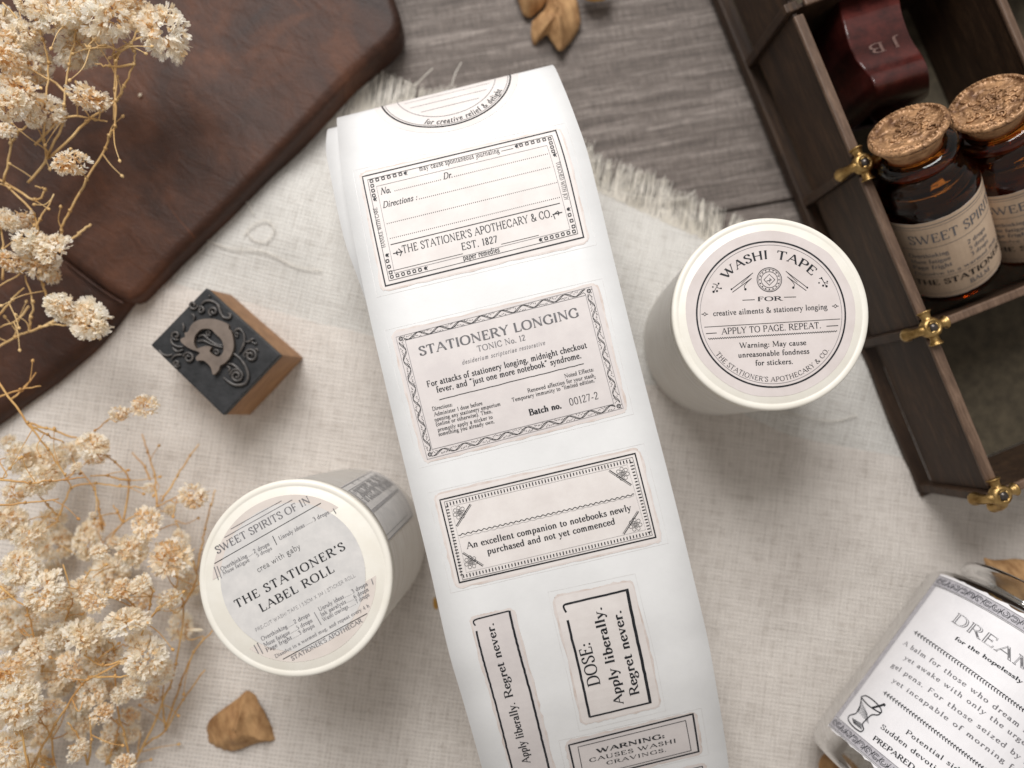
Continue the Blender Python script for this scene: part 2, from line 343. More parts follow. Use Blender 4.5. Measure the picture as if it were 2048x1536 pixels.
# ------------------------------------------------------------------ stroke lettering (drawn with a broad nib)
G = {}
def _g(ch, s):
    parts = s.split('|'); st = []
    for p in parts[1:]:
        t = p.split(); st.append((t[0], [(float(t[i]) / 100, float(t[i + 1]) / 100) for i in range(1, len(t) - 1, 2)]))
    G[ch] = (float(parts[0]) / 100, st)
for line in '''A 88|l 8 0 44 100|L 44 100 82 0|l 20 36 68 36|s 8 0|s 82 0
B 72|L 16 0 16 100|C 16 100 40 100 56 88 56 68 40 54 16 53|C 16 53 46 53 64 40 63 12 42 0 16 0|s 12 0|s 12 100
C 80|C 72 74 60 96 44 101 20 86 8 50 20 14 44 -1 62 5 74 24|l 72 70 72 99
D 86|L 16 0 16 100|C 16 100 46 100 70 84 78 50 70 16 46 0 16 0|s 12 0|s 12 100
E 70|L 16 0 16 100|l 8 100 58 100 60 80|l 16 53 46 53|l 46 63 46 43|l 8 0 62 0 65 22
F 66|L 16 0 16 100|l 8 100 58 100 60 80|l 16 52 46 52|l 46 62 46 42|s 16 0
G 88|C 74 76 62 97 44 101 20 86 8 50 20 14 46 -1 66 4 76 14|L 76 6 76 42|s 76 42|l 74 72 74 99
H 90|L 16 0 16 100|L 74 0 74 100|l 16 52 74 52|s 16 0|s 16 100|s 74 0|s 74 100
I 34|L 17 0 17 100|s 17 0|s 17 100
J 44|L 28 100 28 10|C 28 10 24 -12 4 -18|s 28 100
K 84|L 16 0 16 100|l 16 44 68 100|L 34 60 76 0|s 16 0|s 16 100|s 70 100|s 78 0
L 66|L 16 0 16 100|s 16 100|l 8 0 60 0 63 24
M 108|l 14 0 18 100|L 18 100 54 8|l 54 8 90 100|L 90 100 94 0|s 14 0|s 94 0|s 14 100|s 94 100
N 92|l 16 0 16 100|L 14 100 76 2|l 76 2 76 100|s 16 0|s 14 100|s 76 100
O 92|C 46 101 18 88 8 50 18 12 46 -1 74 12 84 50 74 88 46 101
P 70|L 16 0 16 100|C 16 100 44 100 62 88 62 62 44 48 16 47|s 16 0|s 12 100
Q 92|C 46 101 18 88 8 50 18 12 46 -1 74 12 84 50 74 88 46 101|L 50 4 70 -16 88 -20
R 80|L 16 0 16 100|C 16 100 42 100 60 88 60 64 42 50 16 49|L 40 48 74 0|s 16 0|s 12 100|s 77 0
S 62|C 52 78 46 97 30 101 14 92 12 74 24 60 42 46 54 32 52 10 34 -1 16 4 10 24|l 53 74 53 98|l 9 26 9 2
T 78|L 39 0 39 100|l 6 78 8 100 70 100 72 78|s 39 0
U 86|L 15 100 15 35|C 15 35 20 8 42 -1 62 8 70 35|l 70 35 70 100|s 15 100|s 70 100
V 84|L 8 100 42 0|l 42 0 76 100|s 8 100|s 76 100
W 120|L 6 100 36 0|l 36 0 60 88|L 58 92 84 0|l 84 0 112 100|s 6 100|s 58 98|s 112 100
X 82|L 10 100 72 0|l 10 0 72 100|s 10 100|s 72 0|s 10 0|s 72 100
Y 80|L 8 100 40 48|l 40 48 72 100|L 40 48 40 0|s 8 100|s 72 100|s 40 0
Z 74|l 10 78 12 100 64 100|L 64 100 10 0|l 10 0 66 0 68 24
a 52|C 10 48 20 60 34 58 38 44|L 38 44 38 8|C 38 8 42 -1 50 4|C 38 36 16 32 8 16 18 -1 38 12
b 58|L 14 102 14 4|C 14 44 30 61 48 52 50 26 38 2 22 -2 14 8|l 6 98 14 102
c 48|C 42 48 32 61 14 52 8 28 18 2 34 0 44 14
d 60|L 46 102 46 2|C 46 44 30 61 12 50 8 26 18 1 34 0 46 14|l 36 98 46 102|l 46 2 54 4
e 50|l 9 32 43 36|C 43 36 40 56 24 61 10 48 8 26 20 1 36 2 45 14
f 34|C 40 94 32 104 20 98 16 80|L 16 80 16 0|l 4 59 32 59|s 16 0
g 54|C 24 60 10 52 10 34 24 24 38 32 38 50 24 60|C 16 26 8 16 16 8 38 4 48 -8 42 -26 22 -34 6 -26 6 -12 16 -2|l 36 54 50 60
h 60|L 14 102 14 0|C 14 42 28 61 44 54 46 38|L 46 40 46 0|s 14 0|s 46 0|l 6 98 14 102
i 30|L 15 60 15 0|s 15 0|l 7 57 15 60|d 15 84
j 28|L 18 60 18 -14|C 18 -14 12 -34 -2 -32|l 10 57 18 60|d 17 84
k 58|L 14 102 14 0|l 14 24 42 58|L 24 36 48 0|s 14 0|s 50 0|s 42 59|l 6 98 14 102
l 30|L 15 102 15 0|s 15 0|l 7 98 15 102
m 88|L 14 60 14 0|C 14 44 26 61 38 56 42 40|L 42 42 42 0|C 42 44 56 61 68 56 72 40|L 72 42 72 0|s 14 0|s 42 0|s 73 0|l 6 57 14 60
n 60|L 14 60 14 0|C 14 42 28 61 42 56 46 40|L 46 42 46 0|s 14 0|s 46 0|l 6 57 14 60
o 54|C 27 61 11 50 8 30 13 10 27 -1 42 10 47 30 42 50 27 61
p 58|L 14 60 14 -34|C 14 44 30 61 48 52 50 28 38 2 22 -1 14 10|s 14 -34|l 6 57 14 60
q 58|L 46 60 46 -34|C 46 44 30 61 12 52 8 28 18 2 34 -1 46 14|s 46 -34
r 42|L 14 60 14 0|C 14 40 24 60 36 58|d 37 54|s 14 0|l 6 57 14 60
s 42|C 35 48 28 61 14 58 10 46 20 35 32 26 36 12 24 -1 10 4 7 14
t 36|L 15 78 15 12|C 15 12 20 -2 34 6|l 4 59 32 59
u 60|L 13 60 13 18|C 13 18 20 -2 38 4 45 18|L 45 60 45 0|l 5 60 13 60|l 37 60 45 60|l 45 0 54 2
v 54|L 8 60 27 0|l 27 0 46 60|s 8 60|s 46 60
w 80|L 6 60 24 0|l 24 0 39 54|L 39 58 56 0|l 56 0 73 60|s 6 60|s 39 60|s 73 60
x 54|L 8 60 46 0|l 8 0 46 60|s 8 60|s 46 0|s 8 0|s 46 60
y 54|L 8 60 28 2|l 48 60 28 2 20 -22 8 -34|s 8 60|s 48 60|d 9 -30
z 48|l 8 48 8 59 38 59|L 38 59 8 0|l 8 0 40 0 41 12
0 60|C 30 98 14 84 9 48 14 12 30 -1 46 12 51 48 46 84 30 98
1 40|L 22 98 22 0|l 10 88 22 98|s 22 0
2 56|C 10 76 18 96 34 98 46 82 42 60 26 34 8 2|l 8 2 46 2 50 16
3 54|C 10 84 24 99 40 92 42 74 26 55|C 26 55 46 50 48 24 32 -1 8 6
4 58|L 40 98 40 0|l 40 98 6 28 54 28|s 40 0
5 52|l 44 96 16 96 14 56|C 14 56 34 62 46 44 44 14 26 -1 8 6
6 56|C 44 94 22 82 10 40 16 6 32 -1 46 14 44 44 28 54 12 36
7 54|l 8 80 10 96 48 96|L 48 96 22 0
8 56|C 28 99 14 86 16 66 40 40 44 14 28 -1 12 12 16 38 40 62 42 86 28 99
9 56|C 10 4 34 16 46 56 42 90 26 99 10 84 12 56 28 44 44 60
. 26|d 12 4
, 26|d 12 4|l 14 4 8 -16
: 28|d 14 6|d 14 50
' 24|L 13 102 10 74
& 84|C 76 44 64 14 42 -2 14 6 12 30 34 54 46 76 38 98 22 94 20 74 40 40 62 12 82 0
- 38|l 6 34 32 34|l 6 31 32 31
( 34|C 28 106 14 84 10 40 14 -4 28 -24
) 34|C 6 106 20 84 24 40 20 -4 6 -24
“ 42|L 12 78 16 100|L 28 78 32 100
” 42|L 10 78 16 100|L 26 78 32 100
@ 30|l 15 -10 15 100
_ 26|d 13 4'''.split('\n'):
    _g(line[0], line[2:])

def ribbon(pts, a, b):
    p = np.asarray(pts, float)
    d = np.diff(p, axis=0); L = np.linalg.norm(d, axis=1); keep = np.r_[True, L > 1e-6]; p = p[keep]
    if len(p) < 2: return np.zeros((0, 2)), []
    d = np.diff(p, axis=0); d /= np.linalg.norm(d, axis=1)[:, None]
    nn = np.stack([-d[:, 1], d[:, 0]], 1)
    closed = np.linalg.norm(p[0] - p[-1]) < 1e-6
    vn = np.vstack([nn[:1], nn[:-1] + nn[1:], nn[-1:]])
    if closed: vn[0] = vn[-1] = nn[0] + nn[-1]
    l = np.linalg.norm(vn, axis=1); l[l < 1e-6] = 1; vn = vn / l[:, None]
    mit = np.ones(len(p)); mit[1:-1] = np.clip(2 / np.maximum(l[1:-1], .8), 1, 1.6)
    den = np.sqrt((a * vn[:, 0]) ** 2 + (b * vn[:, 1]) ** 2) + 1e-9
    off = np.stack([a * a * vn[:, 0], b * b * vn[:, 1]], 1) / den[:, None] * mit[:, None]
    V = np.empty((2 * len(p), 2)); V[0::2] = p + off; V[1::2] = p - off
    return V, [(2 * i, 2 * i + 1, 2 * i + 3, 2 * i + 2) for i in range(len(p) - 1)]

def disc2(c, r, k=8):
    a = np.arange(k) * 2 * math.pi / k
    return np.stack([c[0] + r * np.cos(a), c[1] + r * np.sin(a)], 1), [tuple(range(k))]

def text2(s, wt=1.0, slant=0, mono=False, track=.05, serif=.9):
    """(list of (V2, faces)), total width; cap height 1"""
    out = []; x = 0; a0, b0 = (.045 * wt, .045 * wt) if mono else (.060 * wt, .034 * (wt ** .5))
    for ch in s:
        if ch == ' ': x += .34 + track; continue
        w, st = G.get(ch, G['.'])
        for op, pts in st:
            q = np.array(pts)
            if op == 's':
                if mono: continue
                hw = .115 * serif; V, Fc = ribbon([(q[0][0] - hw, q[0][1]), (q[0][0] + hw, q[0][1])], .02, .026 * wt ** .5)
            elif op == 'd': V, Fc = disc2(q[0], .072 * (wt if not mono else .8))
            else:
                if op == 'C': q = crom(q, 4)
                V, Fc = ribbon(q, a0 * (.45 if op == 'l' and not mono else 1), b0)
            if len(V) == 0: continue
            V = V.copy(); V[:, 0] += x + V[:, 1] * slant; out.append((V, Fc))
        x += w + track
    return out, x

# ------------------------------------------------------------------ surfaces that carry print
class Surf:
    """f(u,v,h)->3D, u,v in cm; inv() finds the u,v seen at a photo pixel"""
    def __init__(s, f, ur, vr, nu=24, nv=60):
        s.f = f; us = np.linspace(*ur, nu); vs = np.linspace(*vr, nv)
        s.tab = [(u, v) for u in us for v in vs]; s.px = np.array([proj(f(u, v, 0)) for u, v in s.tab])
    def inv(s, px, py):
        t = np.array([px, py]); k = np.argmin(((s.px - t) ** 2).sum(1)); q = np.array(s.tab[k], float)
        for _ in range(12):
            p0 = proj(s.f(q[0], q[1], 0)); e = .01
            J = np.stack([(proj(s.f(q[0] + e, q[1], 0)) - p0) / e, (proj(s.f(q[0], q[1] + e, 0)) - p0) / e], 1)
            try: dq = np.linalg.solve(J, t - p0)
            except Exception: break
            n = np.linalg.norm(dq); q = q + dq * min(1, 1.0 / (n + 1e-9))
            if n < 1e-4: break
        return q

class Print:
    """collects 2D ink in the (u,v) of a surface; k/ox/oy: crop coordinates of my photo measurements"""
    def __init__(s, surf, ox, oy, k, h=.014):
        s.s = surf; s.o = (ox, oy, k); s.h = h; s.mb = {}
    def uv(s, x, y): return s.s.inv(s.o[0] + x * s.o[2], s.o[1] + y * s.o[2])
    def put(s, V, Fc, ink='ink', dh=0):
        s.mb.setdefault(ink, MB()).add([s.s.f(a, b, s.h + dh) for a, b in V], Fc)
    def frame(s, a, b, hpx):
        A, B = s.uv(*a), s.uv(*b); L = np.linalg.norm(B - A); e = (B - A) / L
        lp = math.hypot(b[0] - a[0], b[1] - a[1]); return A, e, L, hpx * L / lp
    def text(s, t, a, b, h, ink='ink', flip=None, **kw):
        A, e, L, hh = s.frame(a, b, h); up = np.array([-e[1], e[0]])
        if flip is None:   # up must point away from reading-down in the photo
            q = proj(s.s.f(*(A + up * .2), 0)) - proj(s.s.f(*A, 0)); d = np.array([b[0] - a[0], b[1] - a[1]])
            if d[0] * q[1] - d[1] * q[0] > 0: up = -up
        gl, w = text2(t, **kw)
        for V, Fc in gl:
            X = V[:, 0] * L / w; Y = V[:, 1] * hh
            s.put(A + X[:, None] * e + Y[:, None] * up, Fc, ink, kw.get('dh', 0))
    def line(s, pts, w, ink='ink', n=None, smooth=False, wob=0):
        q = np.array([s.uv(*p) for p in pts]); lp = np.linalg.norm(np.subtract(pts[1], pts[0])); sc = np.linalg.norm(q[1] - q[0]) / max(lp, 1e-6)
        if smooth: q = crom(q, 6)
        else:
            r = [q[0]]
            for i in range(len(q) - 1):
                m = n or max(1, int(np.linalg.norm(q[i + 1] - q[i]) / .12))
                r += [q[i] + (q[i + 1] - q[i]) * j / m for j in range(1, m + 1)]
            q = np.array(r)
        if wob:
            rr = np.random.RandomState(len(q)); q = q + rr.normal(0, wob * sc, q.shape)
        V, Fc = ribbon(q, w * sc / 2, w * sc / 2); s.put(V, Fc, ink)
    def quadf(s, c, w, ink='ink', **kw): 
        c = list(c); s.line(c + [c[0]], w, ink, **kw)
    def dots(s, a, b, pitch, r, ink='ink'):
        A, B = s.uv(*a), s.uv(*b); lp = math.hypot(b[0] - a[0], b[1] - a[1]); sc = np.linalg.norm(B - A) / lp; n = int(lp / pitch)
        for i in range(n + 1): s.put(*disc2(A + (B - A) * i / n, r * sc, 5), ink)
    def ring(s, c, r, w, ink='ink', k=20):
        A = s.uv(*c); B = s.uv(c[0] + r, c[1]); R = np.linalg.norm(B - A); t = np.linspace(0, 2 * math.pi, k + 1); sc = R / r
        q = np.stack([A[0] + R * np.cos(t), A[1] + R * np.sin(t)], 1); q[-1] = q[0]
        V, Fc = ribbon(q, w * sc / 2, w * sc / 2); s.put(V, Fc, ink)
    def dot(s, c, r, ink='ink'):
        A = s.uv(*c); B = s.uv(c[0] + r, c[1]); s.put(*disc2(A, np.linalg.norm(B - A), 8), ink)
    def wave(s, a, b, amp, pitch, w, ink='ink', ph=0):
        A, e, L, hh = s.frame(a, b, amp); up = np.array([-e[1], e[0]]); lp = math.hypot(b[0] - a[0], b[1] - a[1]); n = max(4, int(lp / pitch * 14))
        t = np.linspace(0, 1, n + 1); q = A + np.outer(t * L, e) + np.outer(np.sin(t * lp / pitch * 2 * math.pi + ph) * hh, up)
        V, Fc = ribbon(q, w * L / lp / 2, w * L / lp / 2); s.put(V, Fc, ink)
    def ticks(s, a, b, n, ln, w, ink='ink'):
        A, e, L, hh = s.frame(a, b, ln); up = np.array([-e[1], e[0]]); lp = math.hypot(b[0] - a[0], b[1] - a[1])
        for i in range(n + 1):
            c = A + e * L * i / n; l = hh * RND.uniform(.8, 1.05)
            V, Fc = ribbon([c - up * l / 2, c + up * l / 2], w * L / lp / 2, w * L / lp / 2); s.put(V, Fc, ink)
    def chain(s, a, b, n, r):
        for i in range(n):
            t = i / max(1, n - 1); c = (a[0] + (b[0] - a[0]) * t, a[1] + (b[1] - a[1]) * t)
            s.ring(c, r, r * .55, k=8)
            for q in range(4):
                w = q * math.pi / 2 + .5; s.dot((c[0] + r * 1.2 * math.cos(w), c[1] + r * 1.2 * math.sin(w)), r * .3)
    def leafs(s, a, b, n, ln, ink='ink', w=3):   # leafy sprigs either side of a stem
        for i in range(n):
            t = (i + .5) / n; c = np.array([a[0] + (b[0] - a[0]) * t, a[1] + (b[1] - a[1]) * t]); d = unit([b[0] - a[0], b[1] - a[1]]); p = np.array([-d[1], d[0]])
            for sg in (-1, 1): s.line([tuple(c), tuple(c + (d * .7 + p * sg) * ln)], w, ink, n=1)
    def arc(s, t, c, r, a0, a1, h, ink='ink', inside=False, **kw):
        """text on an arc, angles in degrees measured ccw as seen in the photo"""
        A = s.uv(*c); X = s.uv(c[0] + 10, c[1]) - A; Y = s.uv(c[0], c[1] - 10) - A; sc = np.linalg.norm(X) / 10
        ex = X / np.linalg.norm(X); ey = Y / np.linalg.norm(Y); gl, w = text2(t, **kw)
        for V, Fc in gl:
            th = np.radians(a0 + (a1 - a0) * V[:, 0] / w); rr = (r + V[:, 1] * h * (-1 if inside else 1)) * sc
            s.put(A + (rr * np.cos(th))[:, None] * ex + (rr * np.sin(th))[:, None] * ey, Fc, ink)
    def build(s, parent, name='print'):
        for k, mb in s.mb.items(): mb.build(name, k, parent)

def plane_surf(o, x, y, rad=3):
    o, x, y = map(lambda v: np.asarray(v, float), (o, x, y)); x = unit(x); z = unit(np.cross(x, y)); y = np.cross(z, x)
    return Surf(lambda u, v, h: o + x * u + y * v + z * h, (-rad, rad), (-rad, rad), 10, 10)

def sticker(name, surf, corners_uv, mat, parent, r=.18, edge=.05, wob=.012, nx=22, ny=14, h=.006, label=None):
    """rounded sheet with a worn, browned rim (own geometry), laid on a surface"""
    c = [np.asarray(q) for q in corners_uv]   # TL TR BR BL
    wd = np.linalg.norm(c[1] - c[0]); ht = np.linalg.norm(c[3] - c[0]); rs = np.random.RandomState(int(wd * 1000) % 9999)
    def grid(inset):
        rx = r / wd; ry = r / ht; xs = np.r_[0, .25 * rx, .6 * rx, np.linspace(rx, 1 - rx, nx), 1 - .6 * rx, 1 - .25 * rx, 1]; ys = np.r_[0, .25 * ry, .6 * ry, np.linspace(ry, 1 - ry, ny), 1 - .6 * ry, 1 - .25 * ry, 1]
        return xs, ys, rx, ry
    xs, ys, rx, ry = grid(0); V = []
    for j, y in enumerate(ys):
        for i, x in enumerate(xs):
            X, Y = x, y
            dx = max(0, rx - x, x - (1 - rx)) / rx; dy = max(0, ry - y, y - (1 - ry)) / ry
            if dx > 0 and dy > 0:
                m = max(dx, dy); f = m / math.hypot(dx, dy)
                cx = rx if x < .5 else 1 - rx; cy = ry if y < .5 else 1 - ry
                X = cx + (x - cx) * f; Y = cy + (y - cy) * f
            q = (c[0] * (1 - X) + c[1] * X) * (1 - Y) + (c[3] * (1 - X) + c[2] * X) * Y
            if i in (0, len(xs) - 1) or j in (0, len(ys) - 1): q = q + rs.normal(0, wob, 2)
            V.append(surf.f(q[0], q[1], h))
    nxx = len(xs); Fc = []; mi = []
    for j in range(len(ys) - 1):
        for i in range(nxx - 1):
            Fc.append((j * nxx + i, (j + 1) * nxx + i, (j + 1) * nxx + i + 1, j * nxx + i + 1))
            mi.append(1 if (i == 0 or j == 0 or i == nxx - 2 or j == len(ys) - 2) else 0)
    o = mesh(name, V, Fc, None, parent, mats=[mat, 'aged_edge'], mi=mi)
    if label: o['label'] = label
    return o

# ================================================================== SETTING: table and linen
table = tag(bpy.data.objects.new('table_top', None), kind='structure'); link(table)
dw_ = np.array([math.cos(-RZW), math.sin(-RZW), 0]); dn_ = np.array([-dw_[1], dw_[0], 0])
seam = P(1520, 410, 0); PW = 11.5
for k in range(-3, 3):
    a = seam + dn_ * (k * PW + .035); b = seam + dn_ * ((k + 1) * PW - .035)
    c = [a - dw_ * 60, a + dw_ * 60, b + dw_ * 60, b - dw_ * 60]
    V, Fc = box8([q - np.array([0, 0, 1.5]) for q in c] + c)
    bevel(mesh('plank', V, Fc, 'table_wood', table), .06)
V, Fc = box8([(-60, -60, -2.2), (60, -60, -2.2), (60, 60, -2.2), (-60, 60, -2.2), (-60, -60, -1.45), (60, -60, -1.45), (60, 60, -1.45), (-60, 60, -1.45)])
mesh('underlay', V, Fc, 'dark_rivet', table)

def vnoise(seed):
    rs = np.random.RandomState(seed); g = rs.rand(64, 64)
    def f(x, y):
        x = x % 63; y = y % 63; i, j = int(x), int(y); a, b = x - i, y - j; a = a * a * (3 - 2 * a); b = b * b * (3 - 2 * b)
        i2, j2 = (i + 1) % 64, (j + 1) % 64
        return (g[i, j] * (1 - a) + g[i2, j] * a) * (1 - b) + (g[i, j2] * (1 - a) + g[i2, j2] * a) * b
    return f
VN = [vnoise(i) for i in range(4)]
def fold(x, y):   # soft creases of the linen
    a = VN[0](x * .16 + 30, y * .16 + 30) * .30 + VN[1](x * .45 + 30, y * .45 + 30) * .10
    t = (x * .35 + y * .94); a += .10 * math.exp(-((t - 1.0 + VN[2](x * .1 + 5, 3) * 2) / .9) ** 2)
    a += .16 * abs(VN[3](x * .28 + 9, y * .22 + 14) - .5) + .05 * VN[2](x * 1.3 + 20, y * 1.3 + 8)
    return a * 1.2

def edge_interp(e):
    e = np.array(e, float)
    return lambda px: np.interp(px, e[:, 0], e[:, 1])
def cloth(name, edge, mat, z0, fr_len, fr_gap, seed, lab, cat, fold_amp=1.0, thick=.05):
    root = thing(name, P(1000, 900, 0), lab, cat)
    ef = edge_interp(edge); n, m = 260, 150; V = []
    for j in range(m + 1):
        t = (j / m) ** 1.25
        for i in range(n + 1):
            px = -700 + 3500 * i / n; y0 = ef(px); py = y0 + (2500 - y0) * t
            q = P(px, py, 0); q[2] = z0 + fold(q[0], q[1]) * fold_amp * min(1, .25 + t * 14)
            V.append(q)
    Fc = [(j * (n + 1) + i, (j + 1) * (n + 1) + i, (j + 1) * (n + 1) + i + 1, j * (n + 1) + i + 1) for j in range(m) for i in range(n)]
    mesh('woven_sheet', V, Fc, mat, root, smooth=True)
    rs = np.random.RandomState(seed); fr = MB(); px = -60
    cl = 0
    while px < 2100:
        px += rs.uniform(*fr_gap)
        y0 = ef(px); b = P(px, y0 + rs.uniform(0, 7), 0); b[2] = z0 + fold(b[0], b[1]) * fold_amp * .25 + .01
        if rs.rand() < .04: cl = rs.normal(0, .12)
        cl *= .97; L = fr_len * rs.uniform(.82, 1.06) * (.75 + .35 * VN[3](px * .02, 9)); ang = math.radians(90 - 10) + cl + rs.normal(0, .05)
        p = [b]; d = ang
        for q in range(5):
            d += rs.normal(0, .035); p.append(p[-1] + np.array([math.cos(d), math.sin(d), 0]) * L / 5 + np.array([0, 0, rs.normal(0, .006)]))
        p = np.array(p); p[:, 2] = np.maximum(p[:, 2], .015)
        fr.add(*tube(p, np.linspace(.017, .009, 6), 3, cap=False))
    o = fr.build('fringe', 'linen_thread', root); o['kind'] = 'stuff'
    return root
E1 = [(-900, 60), (300, 190), (500, 225), (640, 262), (700, 240), (740, 226), (860, 250), (1000, 300), (1198, 384), (1308, 434), (1412, 480), (1600, 560), (1733, 640), (2300, 900), (3000, 1250)]
low = cloth('frayed_linen_cloth', E1, 'linen', .06, 1.3, (.7, 1.6), 3, 'pale grey linen cloth with a long frayed edge lying straight on the wooden table', 'cloth')
E2 = [(-900, 300), (300, 462), (400, 500), (520, 532), (640, 580), (800, 620), (1300, 742), (1640, 822), (1800, 852), (2300, 960), (3000, 1100)]
topc = cloth('upper_linen_cloth', E2, 'linen_top', .13, .22, (3, 8), 5, 'warm beige linen cloth with a short frayed edge laid over the paler cloth', 'cloth')

def thread(pts, r=.015):
    q = [P(x, y, 0) for x, y in pts]
    for v in q: v[2] = .16 + fold(v[0], v[1])
    c = crom(q, 8); return tube(c, r, 5)
def add_threads(root, lst):
    mb = MB()
    for t in lst: mb.add(*thread(t))
    mb.build('loose_thread', 'linen_thread', root)
for t in ([(868, 152), (850, 170), (832, 185), (812, 176)], [(924, 140), (912, 162), (905, 186)], [(1385, 388), (1365, 402), (1330, 405), (1280, 402), (1225, 390), (1190, 372)],
          [(505, 470), (520, 490), (545, 492), (560, 470), (545, 452), (520, 460), (500, 480)], [(400, 478), (470, 505), (540, 512), (600, 540), (650, 548)],
          [(1520, 812), (1580, 830), (1650, 842), (1700, 830)], [(440, 400), (470, 420), (500, 410), (520, 440)]):
    mesh('loose_thread', *thread(t), 'linen_thread', topc)

# ================================================================== STICKER ROLL: long backing strip over a lying roll
WS = 6.0
ST = [((674, 236), (1106, 130), 3.45), ((677, 285), (1128, 176), 4.2), ((684, 350), (1154, 243), 4.78), ((700, 440), (1180, 322), 5.05), ((735, 615), (1221, 492), 5.25), ((778, 800), (1268, 683), 5.4),
      ((816, 958), (1309, 842), 5.42), ((858, 1130), (1353, 1013), 5.42), ((896, 1298), (1391, 1172), 5.26), ((925, 1398), (1415, 1275), 4.98), ((949, 1482), (1431, 1362), 4.66), ((982, 1600), (1452, 1490), 3.9), ((1004, 1680), (1462, 1580), 3.1)]
Lp = [P(*a, z) for a, b, z in ST]; Rp = [P(*b, z) for a, b, z in ST]
bk = unit(((Lp[0] - Lp[4]) + (Rp[0] - Rp[4])) * np.array([1, 1, 0]))
pre = [(0.10, 2.6), (-.1, 1.75), (-.75, .85)]
Lp = [Lp[0] + bk * k + np.array([0, 0, z - Lp[0][2]]) for k, z in pre[::-1]] + Lp
Rp = [Rp[0] + bk * k + np.array([0, 0, z - Rp[0][2]]) for k, z in pre[::-1]] + Rp
ex0 = np.array([0, -1, 0])
Lp += [Lp[-1] + np.array([.5, -1.2, -1.6]), Lp[-1] + np.array([.6, -1.4, -3.3])]; Rp += [Rp[-1] + np.array([.5, -1.2, -1.6]), Rp[-1] + np.array([.6, -1.4, -3.3])]
LD, RD = crom(Lp, 24), crom(Rp, 24)
for _ in range(3):
    for A in (LD, RD): A[1:-1] = (A[:-2] + A[1:-1] * 2 + A[2:]) / 4
CD = (LD + RD) / 2; VV = np.r_[0, np.cumsum(np.linalg.norm(np.diff(CD, axis=0), axis=1))]
TT = np.gradient(CD, axis=0)
def strip_f(u, v, h):
    i = min(max(np.searchsorted(VV, v) - 1, 0), len(VV) - 2); t = (v - VV[i]) / (VV[i + 1] - VV[i]); s = u / WS
    l = LD[i] * (1 - t) + LD[i + 1] * t; r = RD[i] * (1 - t) + RD[i + 1] * t; tt = TT[i] * (1 - t) + TT[i + 1] * t
    n = unit(np.cross(tt, r - l))
    return l * (1 - s) + r * s + n * h
v0 = VV[24 * 3]
SS = Surf(strip_f, (0, WS), (v0 + .3, VV[-50]), 24, 120)

roll = thing('unrolled_sticker_roll', P(930, 380, 0), 'long white sticker strip unrolled down the middle, printed with apothecary labels', 'sticker roll')
def ribbon_sheet(LDD, RDD, th, nu=6):
    V = []; n = len(LDD)
    C = (LDD + RDD) / 2; T = np.gradient(C, axis=0)
    for s_ in (0, 1):
        for i in range(n):
            nn = unit(np.cross(T[i], RDD[i] - LDD[i]))
            for j in range(nu + 1):
                V.append(LDD[i] * (1 - j / nu) + RDD[i] * j / nu - nn * th * s_)
    k = nu + 1; off = n * k
    Fc = [(i * k + j, (i + 1) * k + j, (i + 1) * k + j + 1, i * k + j + 1) for i in range(n - 1) for j in range(nu)]
    Fc += [tuple(q + off for q in f[::-1]) for f in Fc]
    for j in (0, nu): Fc += [(i * k + j, i * k + j + off, (i + 1) * k + j + off, (i + 1) * k + j) for i in range(n - 1)]
    return V, Fc
mesh('backing_strip', *ribbon_sheet(LD, RD, .015), 'backing_paper', roll, smooth=True)
# the coil under the strip: its outer turn sticks out on the left
ctr = (P(684, 350, 4.78) + P(1154, 243, 4.78)) / 2; ctr[2] = 2.52; axd = unit((Rp[3] - Lp[3]) * np.array([1, 1, 0]))
yy = np.cross(axd, [0, 0, 1])
prof = [(1.0, -2.9), (1.9, -2.92), (1.97, -2.86), (1.97, 2.86), (1.9, 2.92), (1.0, 2.9)]
V, Fc = lathe(prof, ctr + yy * .25 - np.array([0, 0, .1]), yy, np.array([0, 0, 1.]), axd, 64, close=True)
mesh('wound_coil', V, Fc, 'backing_paper', roll, smooth=False)
U = [((656, 258), 2.9), ((652, 300), 3.45), ((660, 346), 3.95), ((674, 416), 4.3), ((691, 487), 4.4), ((716, 557), 4.4), ((745, 640), 4.25), ((785, 760), 3.9), ((820, 870), 3.4), ((840, 960), 2.4)]
ul = [P(*p, z) for p, z in U]; ul = [ul[0] + bk * .05 - np.array([0, 0, .9])] + ul
UL = crom(ul, 10); UR = UL + axd * 5.2
mesh('outer_turn', *ribbon_sheet(UL, UR, .02), 'backing_paper', roll, smooth=True)
U2 = UL + axd * .12 - np.array([0, 0, .10]); mesh('outer_turn', *ribbon_sheet(U2, U2 + axd * 5.2, .02), 'backing_paper', roll, smooth=True)

def C(ox, oy, k): return lambda x, y: (ox + x * k, oy + y * k)
K1, K2, K3, K4 = (640, 120, .3125), (740, 540, .2734), (820, 880, .2734), (900, 1140, .2734)
def cuv(K, *pts): return [SS.inv(K[0] + x * K[2], K[1] + y * K[2]) for x, y in pts]
def diecut(K, *pts):   # the faint kiss-cut outline round each sticker
    p = Print(SS, *K, h=.004); c = np.mean(pts, axis=0)
    q = [tuple(c + (np.array(a) - c) * (1 + 34 / np.linalg.norm(np.array(a) - c) * 1.2)) for a in pts]
    p.quadf(q, 3.0, 'cut_line'); p.build(roll, 'kiss_cut')

